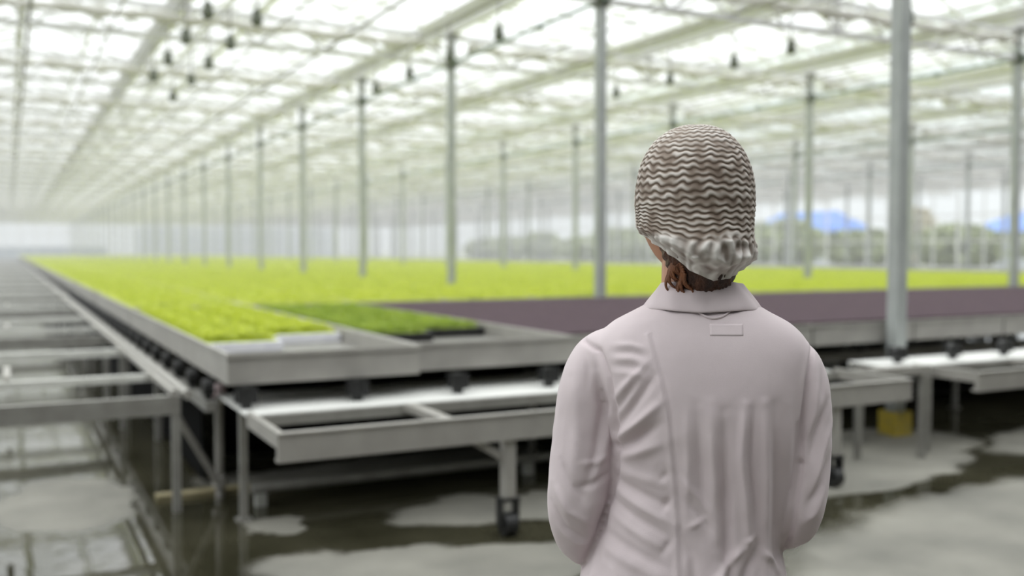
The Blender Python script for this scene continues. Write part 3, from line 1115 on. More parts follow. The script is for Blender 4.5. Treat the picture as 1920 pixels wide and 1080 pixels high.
def head_form():
    n1, n2 = 72, 96
    rg = []
    for i in range(1, n1):
        ph = math.pi * i / n1
        ring = []
        for j in range(n2):
            th = 2 * math.pi * j / n2
            ux, uy, uz = math.sin(ph) * math.cos(th), math.sin(ph) * math.sin(th), math.cos(ph)
            x, y, z = 0.076 * ux, 0.094 * uy, 0.112 * uz
            if z < 0:
                t = min(1, -z / 0.112)
                x *= (1 - 0.30 * t ** 1.7) * max(0.25, math.sin(ph)) ** -0.4
                if y < 0:
                    y *= 1 - 0.45 * t ** 1.3
                else:
                    y *= 1 - 0.10 * t
                y += 0.012 * t
            else:
                x *= 1 + 0.03 * math.sin(math.pi * z / 0.112)

            def gs(cx, cz, sx_, sz_):
                return math.exp(-((x - cx) / sx_) ** 2 - ((z - cz) / sz_) ** 2)
            if uy > 0.2:
                fy = smoothstep(0.2, 0.7, uy)
                d = 0.026 * gs(0, -0.030, 0.011, 0.013) + 0.016 * gs(0, -0.012, 0.008, 0.022)      # nose
                d += 0.006 * gs(0.012, -0.036, 0.007, 0.007) + 0.006 * gs(-0.012, -0.036, 0.007, 0.007)
                d -= 0.009 * gs(0.031, -0.002, 0.016, 0.010) + 0.009 * gs(-0.031, -0.002, 0.016, 0.010)  # sockets
                d += 0.004 * gs(0.030, 0.016, 0.02, 0.006) + 0.004 * gs(-0.030, 0.016, 0.02, 0.006)
                d += 0.008 * gs(0, -0.056, 0.020, 0.005) + 0.008 * gs(0, -0.068, 0.017, 0.005) - 0.006 * gs(0, -0.062, 0.02, 0.0025)
                d += 0.007 * gs(0, -0.092, 0.018, 0.012)
                d += 0.004 * gs(0.042, -0.030, 0.018, 0.016) + 0.004 * gs(-0.042, -0.030, 0.018, 0.016)
                y += d * fy
            ring.append((x, y, z))
        rg.append(ring)
    t = MB().rings(rg)
    # ears
    for sg in (-1, 1):
        er = []
        for k, (off, sc) in enumerate(((-0.008, 0.7), (-0.002, 0.9), (0.006, 1.0), (0.011, 0.98), (0.012, 0.85), (0.006, 0.55), (0.003, 0.2))):
            ring = []
            for j in range(20):
                a = 2 * math.pi * j / 20
                ey = 0.016 * sc * math.cos(a); ez = (0.031 if math.sin(a) > 0 else 0.027) * sc * math.sin(a)
                ring.append((sg * (0.072 + off + 0.010 * (-ey / 0.016) * sc * 0.5), -0.006 + ey - 0.006 * (ez / 0.03), -0.018 + ez))
            er.append(ring if sg > 0 else ring[::-1])
        t.rings(er)
    c, s = math.cos(HYAW), math.sin(HYAW)
    vs = [(HC.x + c * x - s * y, HC.y + s * x + c * y, HC.z + z) for x, y, z in t.v]
    return vs, t.f


nodes = {'pelvis': (0, 0.0, 0.90, 0.115, 0.085), 'waist': (0, 0.0, 1.04, 0.095, 0.075), 'chest': (0, 0.0, 1.20, 0.115, 0.08),
         'upchest': (0, 0.0, 1.29, 0.09, 0.06), 'neckb': (0, 0.004, 1.36, 0.058), 'neck': (-0.012, 0.012, 1.43, 0.060), 'skull': (-0.010, 0.022, 1.50, 0.060),
         'shl': (-0.140, 0.0, 1.278, 0.042), 'upl': (-0.194, -0.008, 1.16, 0.036), 'elbl': (-0.203, -0.008, 1.005, 0.032), 'fal': (-0.145, 0.105, 0.943, 0.029), 'wrl': (-0.085, 0.185, 0.935, 0.022, 0.026),
         'shr': (0.136, 0.0, 1.276, 0.042), 'upr': (0.167, -0.002, 1.16, 0.036), 'elbr': (0.153, 0.0, 1.03, 0.032), 'far': (0.123, 0.12, 0.986, 0.029), 'wrr': (0.095, 0.205, 0.975, 0.022, 0.026),
         'hipl': (-0.09, 0, 0.84, 0.085), 'kneel': (-0.095, 0.01, 0.47, 0.052), 'ankl': (-0.10, -0.02, 0.09, 0.036), 'heell': (-0.10, -0.045, 0.045, 0.03), 'toel': (-0.112, 0.12, 0.035, 0.03),
         'hipr': (0.09, 0, 0.84, 0.085), 'kneer': (0.095, 0.01, 0.47, 0.052), 'ankr': (0.10, -0.02, 0.09, 0.036), 'heelr': (0.10, -0.045, 0.045, 0.03), 'toer': (0.112, 0.12, 0.035, 0.03)}
edges = [('pelvis', 'waist'), ('waist', 'chest'), ('chest', 'upchest'), ('upchest', 'neckb'), ('neckb', 'neck'), ('neck', 'skull'),
         ('upchest', 'shl'), ('shl', 'upl'), ('upl', 'elbl'), ('elbl', 'fal'), ('fal', 'wrl'), ('upchest', 'shr'), ('shr', 'upr'), ('upr', 'elbr'), ('elbr', 'far'), ('far', 'wrr'),
         ('pelvis', 'hipl'), ('hipl', 'kneel'), ('kneel', 'ankl'), ('ankl', 'heell'), ('ankl', 'toel'),
         ('pelvis', 'hipr'), ('hipr', 'kneer'), ('kneer', 'ankr'), ('ankr', 'heelr'), ('ankr', 'toer')]


def hand(wr, side):
    """palm and five bent fingers; fingers run across the front of the body"""
    parts = []
    W = Vector(wr)
    d = Vector((side * -0.80, 0.50, -0.12)).normalized()      # along the hand
    up = Vector((0, 0.1, 1)).normalized()
    nrm = d.cross(up).normalized()
    if nrm.y > 0:
        nrm = -nrm                                            # palm faces the body
    up = nrm.cross(d).normalized()
    if up.z < 0: up = -up
    K = W + d * 0.088
    rg = []
    for t_, hw, ht in ((-0.15, 0.024, 0.019), (0.1, 0.028, 0.017), (0.5, 0.040, 0.016), (0.85, 0.043, 0.014), (1.0, 0.040, 0.012), (1.06, 0.03, 0.008)):
        c = W + d * 0.088 * t_
        rg.append([c + up * hw * math.cos(a) + nrm * ht * math.sin(a) for a in [2 * math.pi * j / 20 for j in range(20)]])
    t = MB().rings(rg)
    parts.append((t.v, t.f))
    for k, (off, ln, rr) in enumerate(((0.031, 0.072, 0.0082), (0.010, 0.080, 0.0085), (-0.011, 0.074, 0.0082), (-0.031, 0.058, 0.0072))):
        p = K + up * off - d * 0.012
        cd = d.copy(); pts = [(*p, rr, rr)]
        for sgm, bend in ((0.42, 0.35), (0.33, 0.75), (0.25, 0.6)):
            ax = up
            cd = (cd + nrm * bend * 0.9).normalized()
            p = p + cd * ln * sgm
            pts.append((*p, rr * 0.95, rr * 0.95))
            rr *= 0.95
        parts.append(tube_path(pts, 4, 12))
    p = W + d * 0.022 + up * 0.022
    q = p + d * 0.028 + up * 0.026 + nrm * 0.006
    s_ = q + d * 0.030 + up * 0.008 + nrm * 0.012
    e_ = s_ + d * 0.022 + nrm * 0.008
    parts.append(tube_path([(*p, .013, .013), (*q, .011, .011), (*s_, .0095, .0095), (*e_, .007, .007)], 4, 12))
    return parts


body_parts = [skin_form(nodes, edges, 'pelvis'), head_form()] + hand(nodes['wrl'][:3], -1) + hand(nodes['wrr'][:3], 1)
body = solid_from(body_parts, 0.0034, 2, 0.4)
link('body', fin(body, skin_m), person)

# eyes
bark_m = mat('dark_brown_iris', (0.03, 0.015, 0.008), 0.2)
for sg in (-1, 1):
    c, s = math.cos(HYAW), math.sin(HYAW)
    ex, ey, ez = sg * 0.031, 0.0675, -0.003
    t = MB()
    rg = []
    for i in range(1, 12):
        ph = math.pi * i / 12
        rg.append([(0.012 * math.sin(ph) * math.cos(a), 0.012 * math.cos(ph), 0.012 * math.sin(ph) * math.sin(a)) for a in [2 * math.pi * j / 16 for j in range(16)]])
    t.rings(rg)
    e = t.obj('eye', M['foam'], person, (HC.x + c * ex - s * ey, HC.y + s * ex + c * ey, HC.z + ez), True)
    e.rotation_euler.z = HYAW
    MB().cyl((0, 0.0095, 0), (0, 0.0124, 0), 0.0056, 16, 0.0048).obj('iris', bark_m, e)

# --- hair under the net, nape and bun
def ellipsoid(c, r, n1=24, n2=36):
    rg = []
    for i in range(1, n1):
        ph = math.pi * i / n1
        rg.append([(c[0] + r[0] * math.sin(ph) * math.cos(a), c[1] + r[1] * math.sin(ph) * math.sin(a), c[2] + r[2] * math.cos(ph)) for a in [2 * math.pi * j / n2 for j in range(n2)]])
    t = MB().rings(rg)
    return t.v, t.f


hair_parts = [ellipsoid((-0.010, HC.y - 0.010, HC.z + 0.014), (0.080, 0.094, 0.102)),
              ellipsoid((0.010, -0.074, 1.482), (0.040, 0.028, 0.034)),
              loft_z([(1.376, 0.004, -0.012, 0.034, 0.036, 2.2), (1.40, 0.003, -0.014, 0.044, 0.044, 2.2), (1.43, 0.002, -0.018, 0.054, 0.056, 2.2), (1.48, -0.004, -0.018, 0.066, 0.072, 2.2), (1.52, -0.008, -0.01, 0.06, 0.07, 2)], 5, 40)]
hm = solid_from(hair_parts, 0.0045, 4, 0.5)
c_ = co_of(hm); n_ = no_of(hm)
d_ = np.array([0.0014 * math.sin(v[0] * 900 + 6 * noise.noise((v[0] * 30, v[1] * 30, v[2] * 12))) for v in c_])
set_co(hm, c_ + n_ * d_[:, None])
hair = link('hair', fin(hm, hair_m), person)
# loose curling strands behind the left ear
for k in range(20):
    a = k * 0.55
    x0, y0_, z0_ = -0.058 + 0.0016 * k, -0.030 - 0.0022 * k, 1.462 - 0.0012 * k
    keys = []
    for j in range(7):
        t = j / 6
        keys.append((x0 + 0.012 * math.sin(6.5 * t + a) * t + 0.010 * t, y0_ - 0.012 * math.sin(2.5 * t + 0.3 * a), z0_ - (0.060 + 0.008 * math.sin(k * 2.1)) * t + 0.006 * math.sin(5 * t + a), 0.0028 * (1 - 0.6 * t), 0.0028 * (1 - 0.6 * t)))
    v, f = tube_path(keys, 4, 8)
    if k == 0:
        lk = MB()
    lk.add(v, f)
o = lk.obj('loose_strands', lock_m, hair, None, True)
o['label'] = 'orange brown curls below the net'

# --- pleated hairnet
def net_mesh():
    NT, NV = 460, 330
    th = np.linspace(0, 2 * math.pi, NT, endpoint=False)
    ztop, z0, Rx = 1.6805, 1.547, 0.0985
    cx, cy = -0.0105, 0.005
    P = 2.3
    vs = np.zeros((NV, NT, 3)); cre = np.zeros((NV, NT)); bun = np.zeros((NV, NT))
    ux, uy = np.cos(th), np.sin(th)
    back = np.clip(-uy, 0, 1)
    # rim height round the head: front brow, left nape, lowest at right of the nape
    kth = np.array([0, 40, 75, 105, 140, 163, 180, 207, 230, 250, 263, 290, 311, 338, 350, 360]) * math.pi / 180
    kz = np.array([1.474, 1.510, 1.575, 1.604, 1.604, 1.560, 1.500, 1.490, 1.471, 1.454, 1.438, 1.421, 1.425, 1.443, 1.456, 1.474])
    zb = np.interp(th, kth, kz)
    phm = np.where(zb > z0, np.arccos(np.clip((zb - z0) / (ztop - z0), 0, 1) ** (P / 2)), math.pi / 2)
    prev = None
    arc = 0.0
    for i in range(NV):
        v = i / (NV - 1)
        if v < 0.58:
            ph = (0.015 + 0.985 * v / 0.58) * phm
            zz = z0 + (ztop - z0) * np.clip(np.cos(ph), 0, 1) ** (2 / P)
            rr = np.sin(ph) ** (2 / P)
            rx = Rx * rr; ry = 0.116 * rr
            low = np.zeros(NT)
        else:
            low = np.full(NT, (v - 0.58) / 0.42)
            zc = np.maximum(z0, zb)
            zz = zc + (zb - zc) * low - 0.004 * low * (zb > z0)
            rr = np.sin(phm) ** (2 / P)
            rx = Rx * (1 - 0.03 * np.sin(low * math.pi * 0.5)) * rr
            ry = 0.116 * rr
        # body of the bun pushing the net out, then the gathered hem drawing in
        bulge = 0.024 * np.exp(-((zz - 1.470) / 0.036) ** 2) * np.clip(-uy, 0, 1) ** 1.5 * (0.6 + 0.4 * ux)
        rgt = 0.008 * np.exp(-((zz - 1.462) / 0.02) ** 2) * np.clip(ux, 0, 1) ** 3
        inn = smoothstep(0.72, 1.0, low) * 0.34 * np.clip(-uy + 0.25, 0.1, 1)
        sag = 1 - inn
        brow = 0.017 * np.exp(-((th - R(128)) / R(34)) ** 2) * smoothstep(1.672, 1.63, zz)
        x = cx + ux * (rx * (0.55 * sag + 0.45) + rgt + brow)
        y = cy + uy * (ry * sag + bulge + brow)
        cur = np.stack([x, y, zz], 1)
        if prev is not None:
            jb = int(NT * 0.75)
            arc += np.linalg.norm(cur[jb] - prev[jb])
        prev = cur
        zg = 1.488 + 0.006 * np.cos(th - math.pi) + 0.004 * np.sin(th * 5)
        gath = smoothstep(zg + 0.007, zg - 0.005, zz) if v > 0.3 else np.zeros(NT)
        wob = np.array([noise.noise((a * 9, b * 9, c * 9)) for a, b, c in cur[::4]])
        wob = np.interp(np.arange(NT), np.arange(NT)[::4], wob, period=NT)
        wob2 = np.array([noise.noise((a * 45 + 5, b * 45, c * 45)) for a, b, c in cur[::2]])
        wob2 = np.interp(np.arange(NT), np.arange(NT)[::2], wob2, period=NT)
        wob3 = np.array([noise.noise((a * 90 + 5, b * 90, c * 60)) for a, b, c in cur[::2]])
        wob3 = np.interp(np.arange(NT), np.arange(NT)[::2], wob3, period=NT)
        kk = 27
        base = arc / 0.0112 + 1.1 * np.exp(-((cur[:, 0] - 0.035) / 0.035) ** 2 - ((zz - 1.500) / 0.022) ** 2) * back
        rowi = np.floor(base)
        zig = np.sin(th * kk + 2.2 * wob + 0.9 * np.sin(base * 1.7))
        zig = np.sign(zig) * np.abs(zig) ** 0.8
        ph_ = base + 0.15 * zig + 0.75 * wob + 0.32 * wob2
        saw = (ph_ % 1.0)
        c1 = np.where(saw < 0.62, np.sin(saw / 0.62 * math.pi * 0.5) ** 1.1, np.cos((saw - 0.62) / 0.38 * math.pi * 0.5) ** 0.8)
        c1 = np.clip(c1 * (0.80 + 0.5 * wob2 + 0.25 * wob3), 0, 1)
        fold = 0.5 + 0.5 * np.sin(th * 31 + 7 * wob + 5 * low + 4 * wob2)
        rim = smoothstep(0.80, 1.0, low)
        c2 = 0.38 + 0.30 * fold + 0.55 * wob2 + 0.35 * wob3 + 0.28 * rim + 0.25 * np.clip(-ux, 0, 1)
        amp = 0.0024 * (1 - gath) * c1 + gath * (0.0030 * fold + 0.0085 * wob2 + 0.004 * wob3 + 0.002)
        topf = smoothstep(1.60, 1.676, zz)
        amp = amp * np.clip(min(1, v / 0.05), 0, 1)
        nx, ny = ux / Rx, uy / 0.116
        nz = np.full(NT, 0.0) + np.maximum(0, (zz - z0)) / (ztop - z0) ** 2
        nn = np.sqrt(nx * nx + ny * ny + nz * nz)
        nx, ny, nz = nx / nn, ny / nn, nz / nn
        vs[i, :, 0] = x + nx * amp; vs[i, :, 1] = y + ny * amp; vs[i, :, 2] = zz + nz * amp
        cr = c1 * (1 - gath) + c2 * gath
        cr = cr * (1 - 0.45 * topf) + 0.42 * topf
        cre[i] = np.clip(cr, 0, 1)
        bun[i] = gath
    # flared crumpled lip
    lip = []
    idx = vs[-1]
    verts = vs.reshape(-1, 3)
    fs = []
    for i in range(NV - 1):
        for j in range(NT):
            a = i * NT + j; b = i * NT + (j + 1) % NT
            fs.append((a, a + NT, b + NT, b))
    top = len(verts)
    verts = np.vstack([verts, [[cx, cy, ztop + 0.0005]]])
    for j in range(NT):
        fs.append((top, j, (j + 1) % NT))
    me = bpy.data.meshes.new('hairnet')
    me.from_pydata(verts.tolist(), [], fs)
    at = me.attributes.new('crest', 'FLOAT', 'POINT')
    at.data.foreach_set('value', np.append(cre.ravel(), 0.5))
    a2 = me.attributes.new('bunch', 'FLOAT', 'POINT')
    a2.data.foreach_set('value', np.append(bun.ravel(), 0))
    return me


def net_mat():
    m = bpy.data.materials.new('white_pleated_net')
    m.use_nodes = True
    n = m.node_tree.nodes; l = m.node_tree.links
    b = n['Principled BSDF']
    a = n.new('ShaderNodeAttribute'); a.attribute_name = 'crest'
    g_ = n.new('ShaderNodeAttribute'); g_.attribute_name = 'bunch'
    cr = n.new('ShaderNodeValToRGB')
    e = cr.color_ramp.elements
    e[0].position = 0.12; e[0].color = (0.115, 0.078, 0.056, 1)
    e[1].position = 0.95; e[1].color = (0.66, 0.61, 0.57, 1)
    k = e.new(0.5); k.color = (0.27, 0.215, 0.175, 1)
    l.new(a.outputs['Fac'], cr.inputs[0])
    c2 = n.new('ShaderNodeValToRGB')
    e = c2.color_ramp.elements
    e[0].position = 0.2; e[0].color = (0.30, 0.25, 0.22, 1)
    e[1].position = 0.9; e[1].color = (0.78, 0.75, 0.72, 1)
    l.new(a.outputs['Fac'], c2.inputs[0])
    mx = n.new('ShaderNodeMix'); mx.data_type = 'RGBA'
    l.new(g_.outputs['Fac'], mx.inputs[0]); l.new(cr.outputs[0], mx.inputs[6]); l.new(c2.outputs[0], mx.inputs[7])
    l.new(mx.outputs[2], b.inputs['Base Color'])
    b.inputs['Roughness'].default_value = 0.8
    nz = n.new('ShaderNodeTexNoise'); nz.inputs['Scale'].default_value = 420
    bp = n.new('ShaderNodeBump'); bp.inputs['Strength'].default_value = 0.25; bp.inputs['Distance'].default_value = 0.002
    l.new(nz.outputs['Fac'], bp.inputs['Height']); l.new(bp.outputs[0], b.inputs['Normal'])
    return m


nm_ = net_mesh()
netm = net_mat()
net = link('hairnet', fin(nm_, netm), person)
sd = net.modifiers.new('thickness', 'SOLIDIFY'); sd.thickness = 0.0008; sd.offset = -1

# --- coat
torso = [(0.47, -0.006, 0.02, 0.225, 0.165, 2.3), (0.62, -0.012, 0.01, 0.220, 0.165, 2.3), (0.80, -0.022, 0.0, 0.200, 0.150, 2.4), (0.90, -0.026, 0.0, 0.176, 0.135, 2.4),
         (0.92, -0.026, 0.0, 0.172, 0.132, 2.4), (0.99, -0.016, 0.0, 0.152, 0.122, 2.4), (1.08, 0.001, -0.002, 0.150, 0.117, 2.4),
         (1.17, 0.006, -0.004, 0.158, 0.122, 2.45), (1.235, 0.002, -0.004, 0.172, 0.120, 2.45), (1.290, 0.0, -0.004, 0.180, 0.109, 2.4),
         (1.322, 0.0, -0.004, 0.173, 0.098, 2.35), (1.347, 0.0, -0.004, 0.150, 0.085, 2.3), (1.366, 0.0, -0.004, 0.117, 0.072, 2.2), (1.382, 0.002, 0.0, 0.088, 0.060, 2.1), (1.392, 0.002, 0.0, 0.070, 0.056, 2)]
left = [(-0.125, 0.0, 1.296, 0.045, 0.05), (-0.165, -0.002, 1.282, 0.050, 0.054), (-0.188, -0.004, 1.240, 0.050, 0.060), (-0.195, -0.010, 1.17, 0.053, 0.060), (-0.202, -0.020, 1.08, 0.055, 0.060),
        (-0.207, -0.012, 1.015, 0.050, 0.056), (-0.192, 0.028, 0.962, 0.043, 0.050), (-0.14, 0.115, 0.940, 0.040, 0.044), (-0.095, 0.172, 0.938, 0.036, 0.040)]
right = [(0.120, 0.0, 1.290, 0.045, 0.05), (0.150, 0.0, 1.275, 0.048, 0.055), (0.166, 0.0, 1.235, 0.047, 0.060), (0.168, -0.002, 1.17, 0.047, 0.060), (0.162, -0.008, 1.08, 0.049, 0.060),
         (0.153, -0.004, 1.035, 0.048, 0.056), (0.142, 0.04, 1.005, 0.044, 0.050), (0.12, 0.13, 0.985, 0.040, 0.046), (0.098, 0.192, 0.978, 0.036, 0.040)]
cm = solid_from([loft_z(torso, 6, 64), tube_path(left, 7, 32), tube_path(right, 7, 32)], 0.0036, 9, 0.6)
co = co_of(cm); no = no_of(cm)
gx = PPX + co[:, 0] * 1108; gy = PPY + (1.47 - co[:, 2]) * 1108
bk = smoothstep(-0.05, 0.35, -no[:, 1])


def seg_d(px_, py_, pts):
    """distance to a polyline and the fraction along it"""
    best = np.full(px_.shape, 1e9); fr = np.zeros(px_.shape); sgn = np.zeros(px_.shape)
    n = len(pts) - 1
    for i in range(n):
        ax, ay = pts[i]; bx_, by_ = pts[i + 1]
        dx, dy = bx_ - ax, by_ - ay
        t = np.clip(((px_ - ax) * dx + (py_ - ay) * dy) / (dx * dx + dy * dy), 0, 1)
        qx, qy = px_ - (ax + t * dx), py_ - (ay + t * dy)
        d = np.hypot(qx, qy)
        m = d < best
        best = np.where(m, d, best); fr = np.where(m, (i + t) / n, fr); sgn = np.where(m, np.sign(qx * dy - qy * dx), sgn)
    return best, fr, sgn


disp = np.zeros(len(co))


def fold(pts, width, mm, taper=True, where=None):
    global disp
    d, f, s = seg_d(gx, gy, pts)
    a = np.exp(-(d / (width * 0.88)) ** 2)
    if taper:
        a *= np.sin(np.clip(f, 0.03, 0.97) * math.pi) ** 0.6
    disp += a * mm * 0.0020 * (bk if where is None else where)


sleeveL = smoothstep(1168, 1150, gx) * (gy > 640)
torsoM = smoothstep(1150, 1170, gx)
# seams
for pts in ([(1218, 622), (1238, 690), (1252, 752), (1262, 850), (1270, 945), (1274, 1080), (1276, 1400)],
            ):
    fold(pts, 5, 1.0, False)
    fold([(x + 9, y) for x, y in pts], 4.5, -0.8, False)
fold([(1098, 640), (1130, 655), (1150, 700), (1160, 760), (1163, 830)], 5, -3.2, False)
fold([(1165, 830), (1163, 880), (1150, 930), (1128, 1000), (1095, 1075)], 7, -3.0, False)
fold([(1515, 645), (1500, 700), (1492, 770), (1490, 850)], 5, -2.6, False)
fold([(1490, 850), (1480, 930), (1470, 1020)], 7, -3.0, False)
fold([(1506, 640), (1491, 700), (1483, 770)], 5, 1.2, False)
# yoke folds at the left shoulder
for y, m in ((640, 1.4), (652, -1.4), (664, 1.4), (677, -1.2), (690, 0.9)):
    fold([(1155, y + 2), (1190, y), (1216, y + 6)], 5.5, m)
# pulls fanning from the left armpit
for a, b, wd, m in (((1160, 800), (1232, 690), 9, -4.0), ((1165, 815), (1245, 735), 9, 4.4), ((1166, 832), (1240, 775), 10, -5.5), ((1172, 848), (1248, 808), 11, 3.2),
                    ((1158, 740), (1222, 665), 8, 2.6), ((1160, 765), (1200, 700), 7, -2.4), ((1162, 870), (1262, 885), 12, 1.8), ((1162, 888), (1265, 925), 9, -2.2),
                    ((1158, 905), (1268, 955), 9, 2.4), ((1152, 925), (1266, 978), 8, -2.0), ((1150, 950), (1262, 1003), 10, 1.8), ((1140, 985), (1262, 1032), 10, -1.6),
                    ((1130, 1010), (1250, 1050), 12, 1.6)):
    fold([a, b], wd, m)
# hanging folds of the back
for pts, wd, m in (([(1287, 745), (1291, 850), (1290, 930)], 8, 2.0), ([(1305, 740), (1312, 830), (1318, 930)], 9, -2.4), ([(1330, 735), (1334, 850), (1342, 1000)], 10, 3.0),
                   ([(1352, 750), (1356, 860), (1362, 1000), (1366, 1090)], 10, -5.0), ([(1388, 738), (1382, 830), (1392, 930), (1400, 1010)], 9, 4.6),
                   ([(1402, 745), (1400, 850), (1412, 950)], 6, -3.0), ([(1422, 735), (1424, 850), (1424, 950), (1428, 1090)], 9, 4.2),
                   ([(1440, 740), (1444, 850), (1448, 1000), (1456, 1090)], 10, -3.4), ([(1466, 740), (1466, 850), (1462, 950)], 10, 2.2),
                   ([(1398, 985), (1370, 1010), (1338, 1060), (1310, 1100)], 8, 3.6), ([(1412, 990), (1396, 1030), (1380, 1080)], 9, -4.0),
                   ([(1416, 1000), (1440, 1020), (1462, 1060)], 6, 2.8), ([(1280, 965), (1300, 1010), (1306, 1080)], 9, -2.2), ([(1290, 960), (1322, 940)], 5, 1.6),
                   ([(1280, 870), (1310, 905), (1335, 940)], 6, 1.8), ([(1282, 900), (1302, 925), (1330, 960)], 6, -1.8), ([(1386, 985), (1410, 970)], 5, 2.0),
                   ([(1262, 980), (1245, 1010)], 7, -2.0), ([(1262, 905), (1246, 930)], 7, -2.2), ([(1258, 860), (1240, 880)], 6, -1.4)):
    fold(pts, wd, m)
# long skirt folds below
for x, m in ((1160, 3), (1200, -4), (1240, 4), (1300, -4), (1345, 4), (1395, -5), (1440, 5), (1480, -4)):
    fold([(x, 1050), (x - 6, 1250), (x - 10, 1600)], 15, m)
# sleeves
for pts, wd, m in (([(1122, 690), (1140, 760), (1128, 850), (1100, 930)], 12, -3.5), ([(1150, 760), (1140, 830), (1118, 900)], 9, 3.0), ([(1078, 700), (1092, 800), (1080, 900)], 14, 2.6),
                   ([(1060, 860), (1080, 900), (1110, 930)], 9, -2.6), ([(1048, 900), (1075, 950), (1112, 975)], 9, 2.8), ([(1042, 940), (1070, 985), (1105, 1005)], 8, -2.8),
                   ([(1055, 985), (1085, 1015), (1112, 1020)], 7, 2.4), ([(1150, 880), (1120, 900), (1090, 905)], 7, -2.4), ([(1150, 845), (1125, 860), (1100, 862)], 7, 2.0),
                   ([(1100, 645), (1110, 680), (1108, 730)], 8, -1.6), ([(1128, 660), (1136, 700), (1146, 740)], 6, 1.4),
                   ([(1542, 740), (1520, 790), (1505, 850)], 8, -3.2), ([(1548, 780), (1530, 830), (1512, 900)], 7, 3.0), ([(1545, 840), (1525, 890), (1500, 930)], 7, -2.6),
                   ([(1538, 890), (1515, 940), (1490, 960)], 7, 2.4), ([(1520, 700), (1515, 760), (1505, 800)], 7, 2.2), ([(1532, 680), (1530, 740)], 6, -1.8)):
    fold(pts, wd, m, True, smoothstep(-0.35, 0.2, -no[:, 1]))
# soft irregularity everywhere, and folds round the front
fz = np.array([0.0022 * noise.noise((v[0] * 16, v[1] * 16, v[2] * 9)) + 0.0011 * noise.noise((v[0] * 42, v[1] * 42, v[2] * 26 + 9)) for v in co])
rg_ = np.array([0.0026 * (0.35 - abs(noise.noise((v[0] * 14 + 3, v[1] * 14, v[2] * 7.5 + 0.6 * v[0] * 14)))) + 0.0014 * (0.3 - abs(noise.noise((v[0] * 30 + 7, v[1] * 30, v[2] * 22)))) for v in co])
disp += rg_ * (0.25 + 0.75 * smoothstep(700, 820, gy))
disp += fz * (0.45 + 0.55 * smoothstep(690, 800, gy))
frm = smoothstep(0.1, 0.6, no[:, 1])
disp -= frm * 0.004 * np.exp(-((gx - PPX) / 4) ** 2)          # front closure
set_co(cm, co + no * disp[:, None])
coat_m = mat('pale_pink_coat_cotton', (0.615, 0.53, 0.552), 0.85, 0, (0.645, 0.56, 0.58), 9, 0.10, 900)
coat_m.node_tree.nodes['Principled BSDF'].inputs['Sheen Weight'].default_value = 0.15
coat = link('lab_coat', fin(cm, coat_m), person)
sm2 = coat.modifiers.new('smooth', 'SMOOTH'); sm2.factor = 0.5; sm2.iterations = 1

# collar: a stand wrapped round the neck and the fall folded over it
def collar(a):
    rg = []
    for (z, rx, ry, cy_) in ((1.372, 0.0985, 0.078, 0.0), (1.3715, 0.1005, 0.080, 0.0), (1.378, 0.0985, 0.078, 0.0), (1.396, 0.085, 0.070, 0.004), (1.412, 0.072, 0.062, 0.008), (1.4165, 0.0695, 0.060, 0.009),
                             (1.4165, 0.066, 0.057, 0.009), (1.412, 0.064, 0.055, 0.009), (1.37, 0.066, 0.056, 0.006)):
        ring = []
        for j in range(73):
            t = R(-90) + R(148) * (j / 36 - 1)
            wv = 0.0012 * math.sin(j * 0.9 + z * 60)
            fr = max(0, abs(j / 36 - 1) - 0.55)
            ring.append((0.001 + (rx + wv) * math.cos(t), cy_ + (ry + wv) * math.sin(t), z - 0.075 * fr * 1.2 + 0.0015 * math.sin(j * 0.31)))
        rg.append(ring)
    return MB().rings(rg, cap=False, close=False)


co_ = collar(0).obj('collar', coat_m, person, None, True)
sd = co_.modifiers.new('thickness', 'SOLIDIFY'); sd.thickness = 0.0016; sd.offset = 0
ss = co_.modifiers.new('sub', 'SUBSURF'); ss.levels = 1; ss.render_levels = 1

# sewn-in tag and hanging loop below the collar, following the back
from mathutils.bvhtree import BVHTree
me_ = eval_mesh(coat)
bv = BVHTree.FromPolygons([v.co.copy() for v in me_.vertices], [tuple(p.vertices) for p in me_.polygons])


def on_back(x, z, lift):
    h = bv.ray_cast(Vector((x, -0.5, z)), Vector((0, 1, 0)))
    return (x, (h[0].y if h[0] else -0.1) - lift, z)


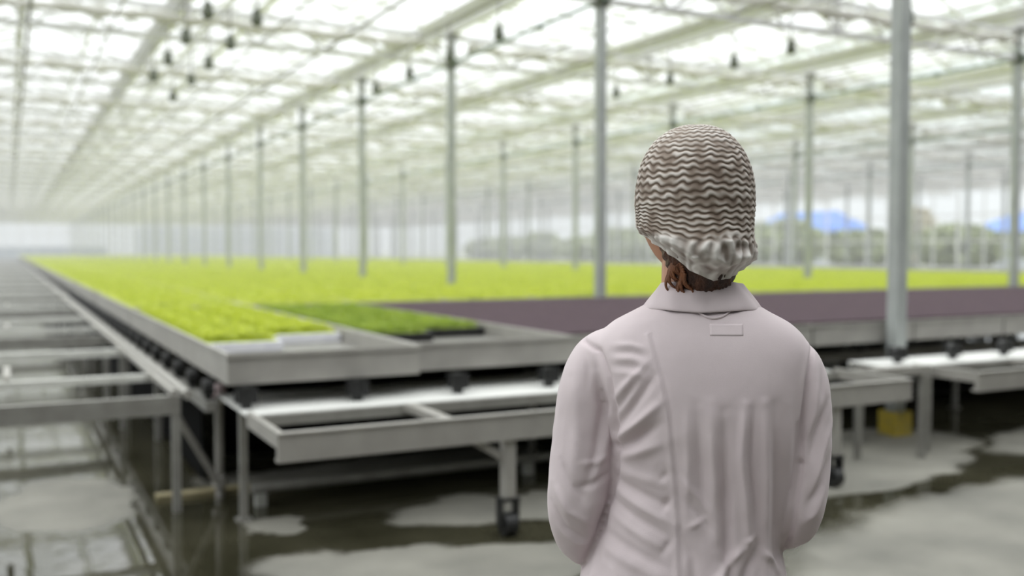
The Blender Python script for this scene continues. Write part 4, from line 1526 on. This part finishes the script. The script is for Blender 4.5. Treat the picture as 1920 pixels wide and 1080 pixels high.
t = MB()
nx, ny = 14, 6
vs = [on_back(gx_(1328 + 58 * i / nx), gz_(600 + 20 * j / ny), 0.0003) for j in range(ny + 1) for i in range(nx + 1)]
t.add(vs, [(j * (nx + 1) + i, (j + 1) * (nx + 1) + i, (j + 1) * (nx + 1) + i + 1, j * (nx + 1) + i + 1) for j in range(ny) for i in range(nx)])
tagm = mat('pale_tag_cloth', (0.66, 0.575, 0.595), 0.85, 0, (0.64, 0.555, 0.575), 60)
o = t.obj('name_tag', tagm, person, None, True)
sd = o.modifiers.new('thickness', 'SOLIDIFY'); sd.thickness = 0.0007; sd.offset = 0
o['label'] = 'small pale cloth tag below the collar'
lp = []
for j in range(13):
    u = j / 12
    x = 1305 + 62 * u
    y = 576 + 15 * math.sin(u * math.pi) ** 0.8
    p = on_back(gx_(x), gz_(y), 0.0018)
    lp.append((*p, 0.0022, 0.0012))
v, f = tube_path(lp, 2, 8)
MB().add(v, f).obj('hanging_loop', tagm, person, None, True)

# trousers, shoes
tr_m = mat('dark_trousers', (0.035, 0.04, 0.055), 0.85, 0, (0.05, 0.055, 0.07), 20)
sh_m = mat('white_work_shoes', (0.6, 0.6, 0.6), 0.5)
parts = []
for sg in (-1, 1):
    parts.append(loft_z([(0.07, sg * 0.102, -0.02, 0.058, 0.066, 2), (0.25, sg * 0.100, -0.015, 0.062, 0.07, 2), (0.47, sg * 0.096, 0.008, 0.070, 0.074, 2), (0.66, sg * 0.092, 0.002, 0.088, 0.098, 2), (0.82, sg * 0.085, 0.0, 0.098, 0.112, 2), (0.9, sg * 0.07, 0, 0.09, 0.105, 2)], 5, 32))
parts.append(loft_z([(0.80, -0.01, 0, 0.13, 0.105, 2.3), (0.88, -0.02, 0, 0.135, 0.105, 2.3), (0.98, -0.015, 0, 0.115, 0.095, 2.3)], 4, 36))
link('trousers', fin(solid_from(parts, 0.008, 4, 0.5), tr_m), person)
for sg in (-1, 1):
    x = sg * 0.106
    rg = []
    for yy, wd, ht in ((-0.092, 0.018, 0.05), (-0.085, 0.032, 0.072), (-0.05, 0.038, 0.085), (0.0, 0.040, 0.085), (0.05, 0.043, 0.066), (0.10, 0.047, 0.055), (0.14, 0.044, 0.048), (0.168, 0.030, 0.040), (0.176, 0.012, 0.028)):
        rg.append([(x + wd * math.cos(a) * (1 if math.sin(a) < 0 else 0.9), yy, ht / 2 + ht / 2 * math.copysign(abs(math.sin(a)) ** 0.7, math.sin(a)) + 0.001) for a in [2 * math.pi * j / 20 for j in range(20)]])
    MB().rings(rg).obj('shoe', sh_m, person, None, True)
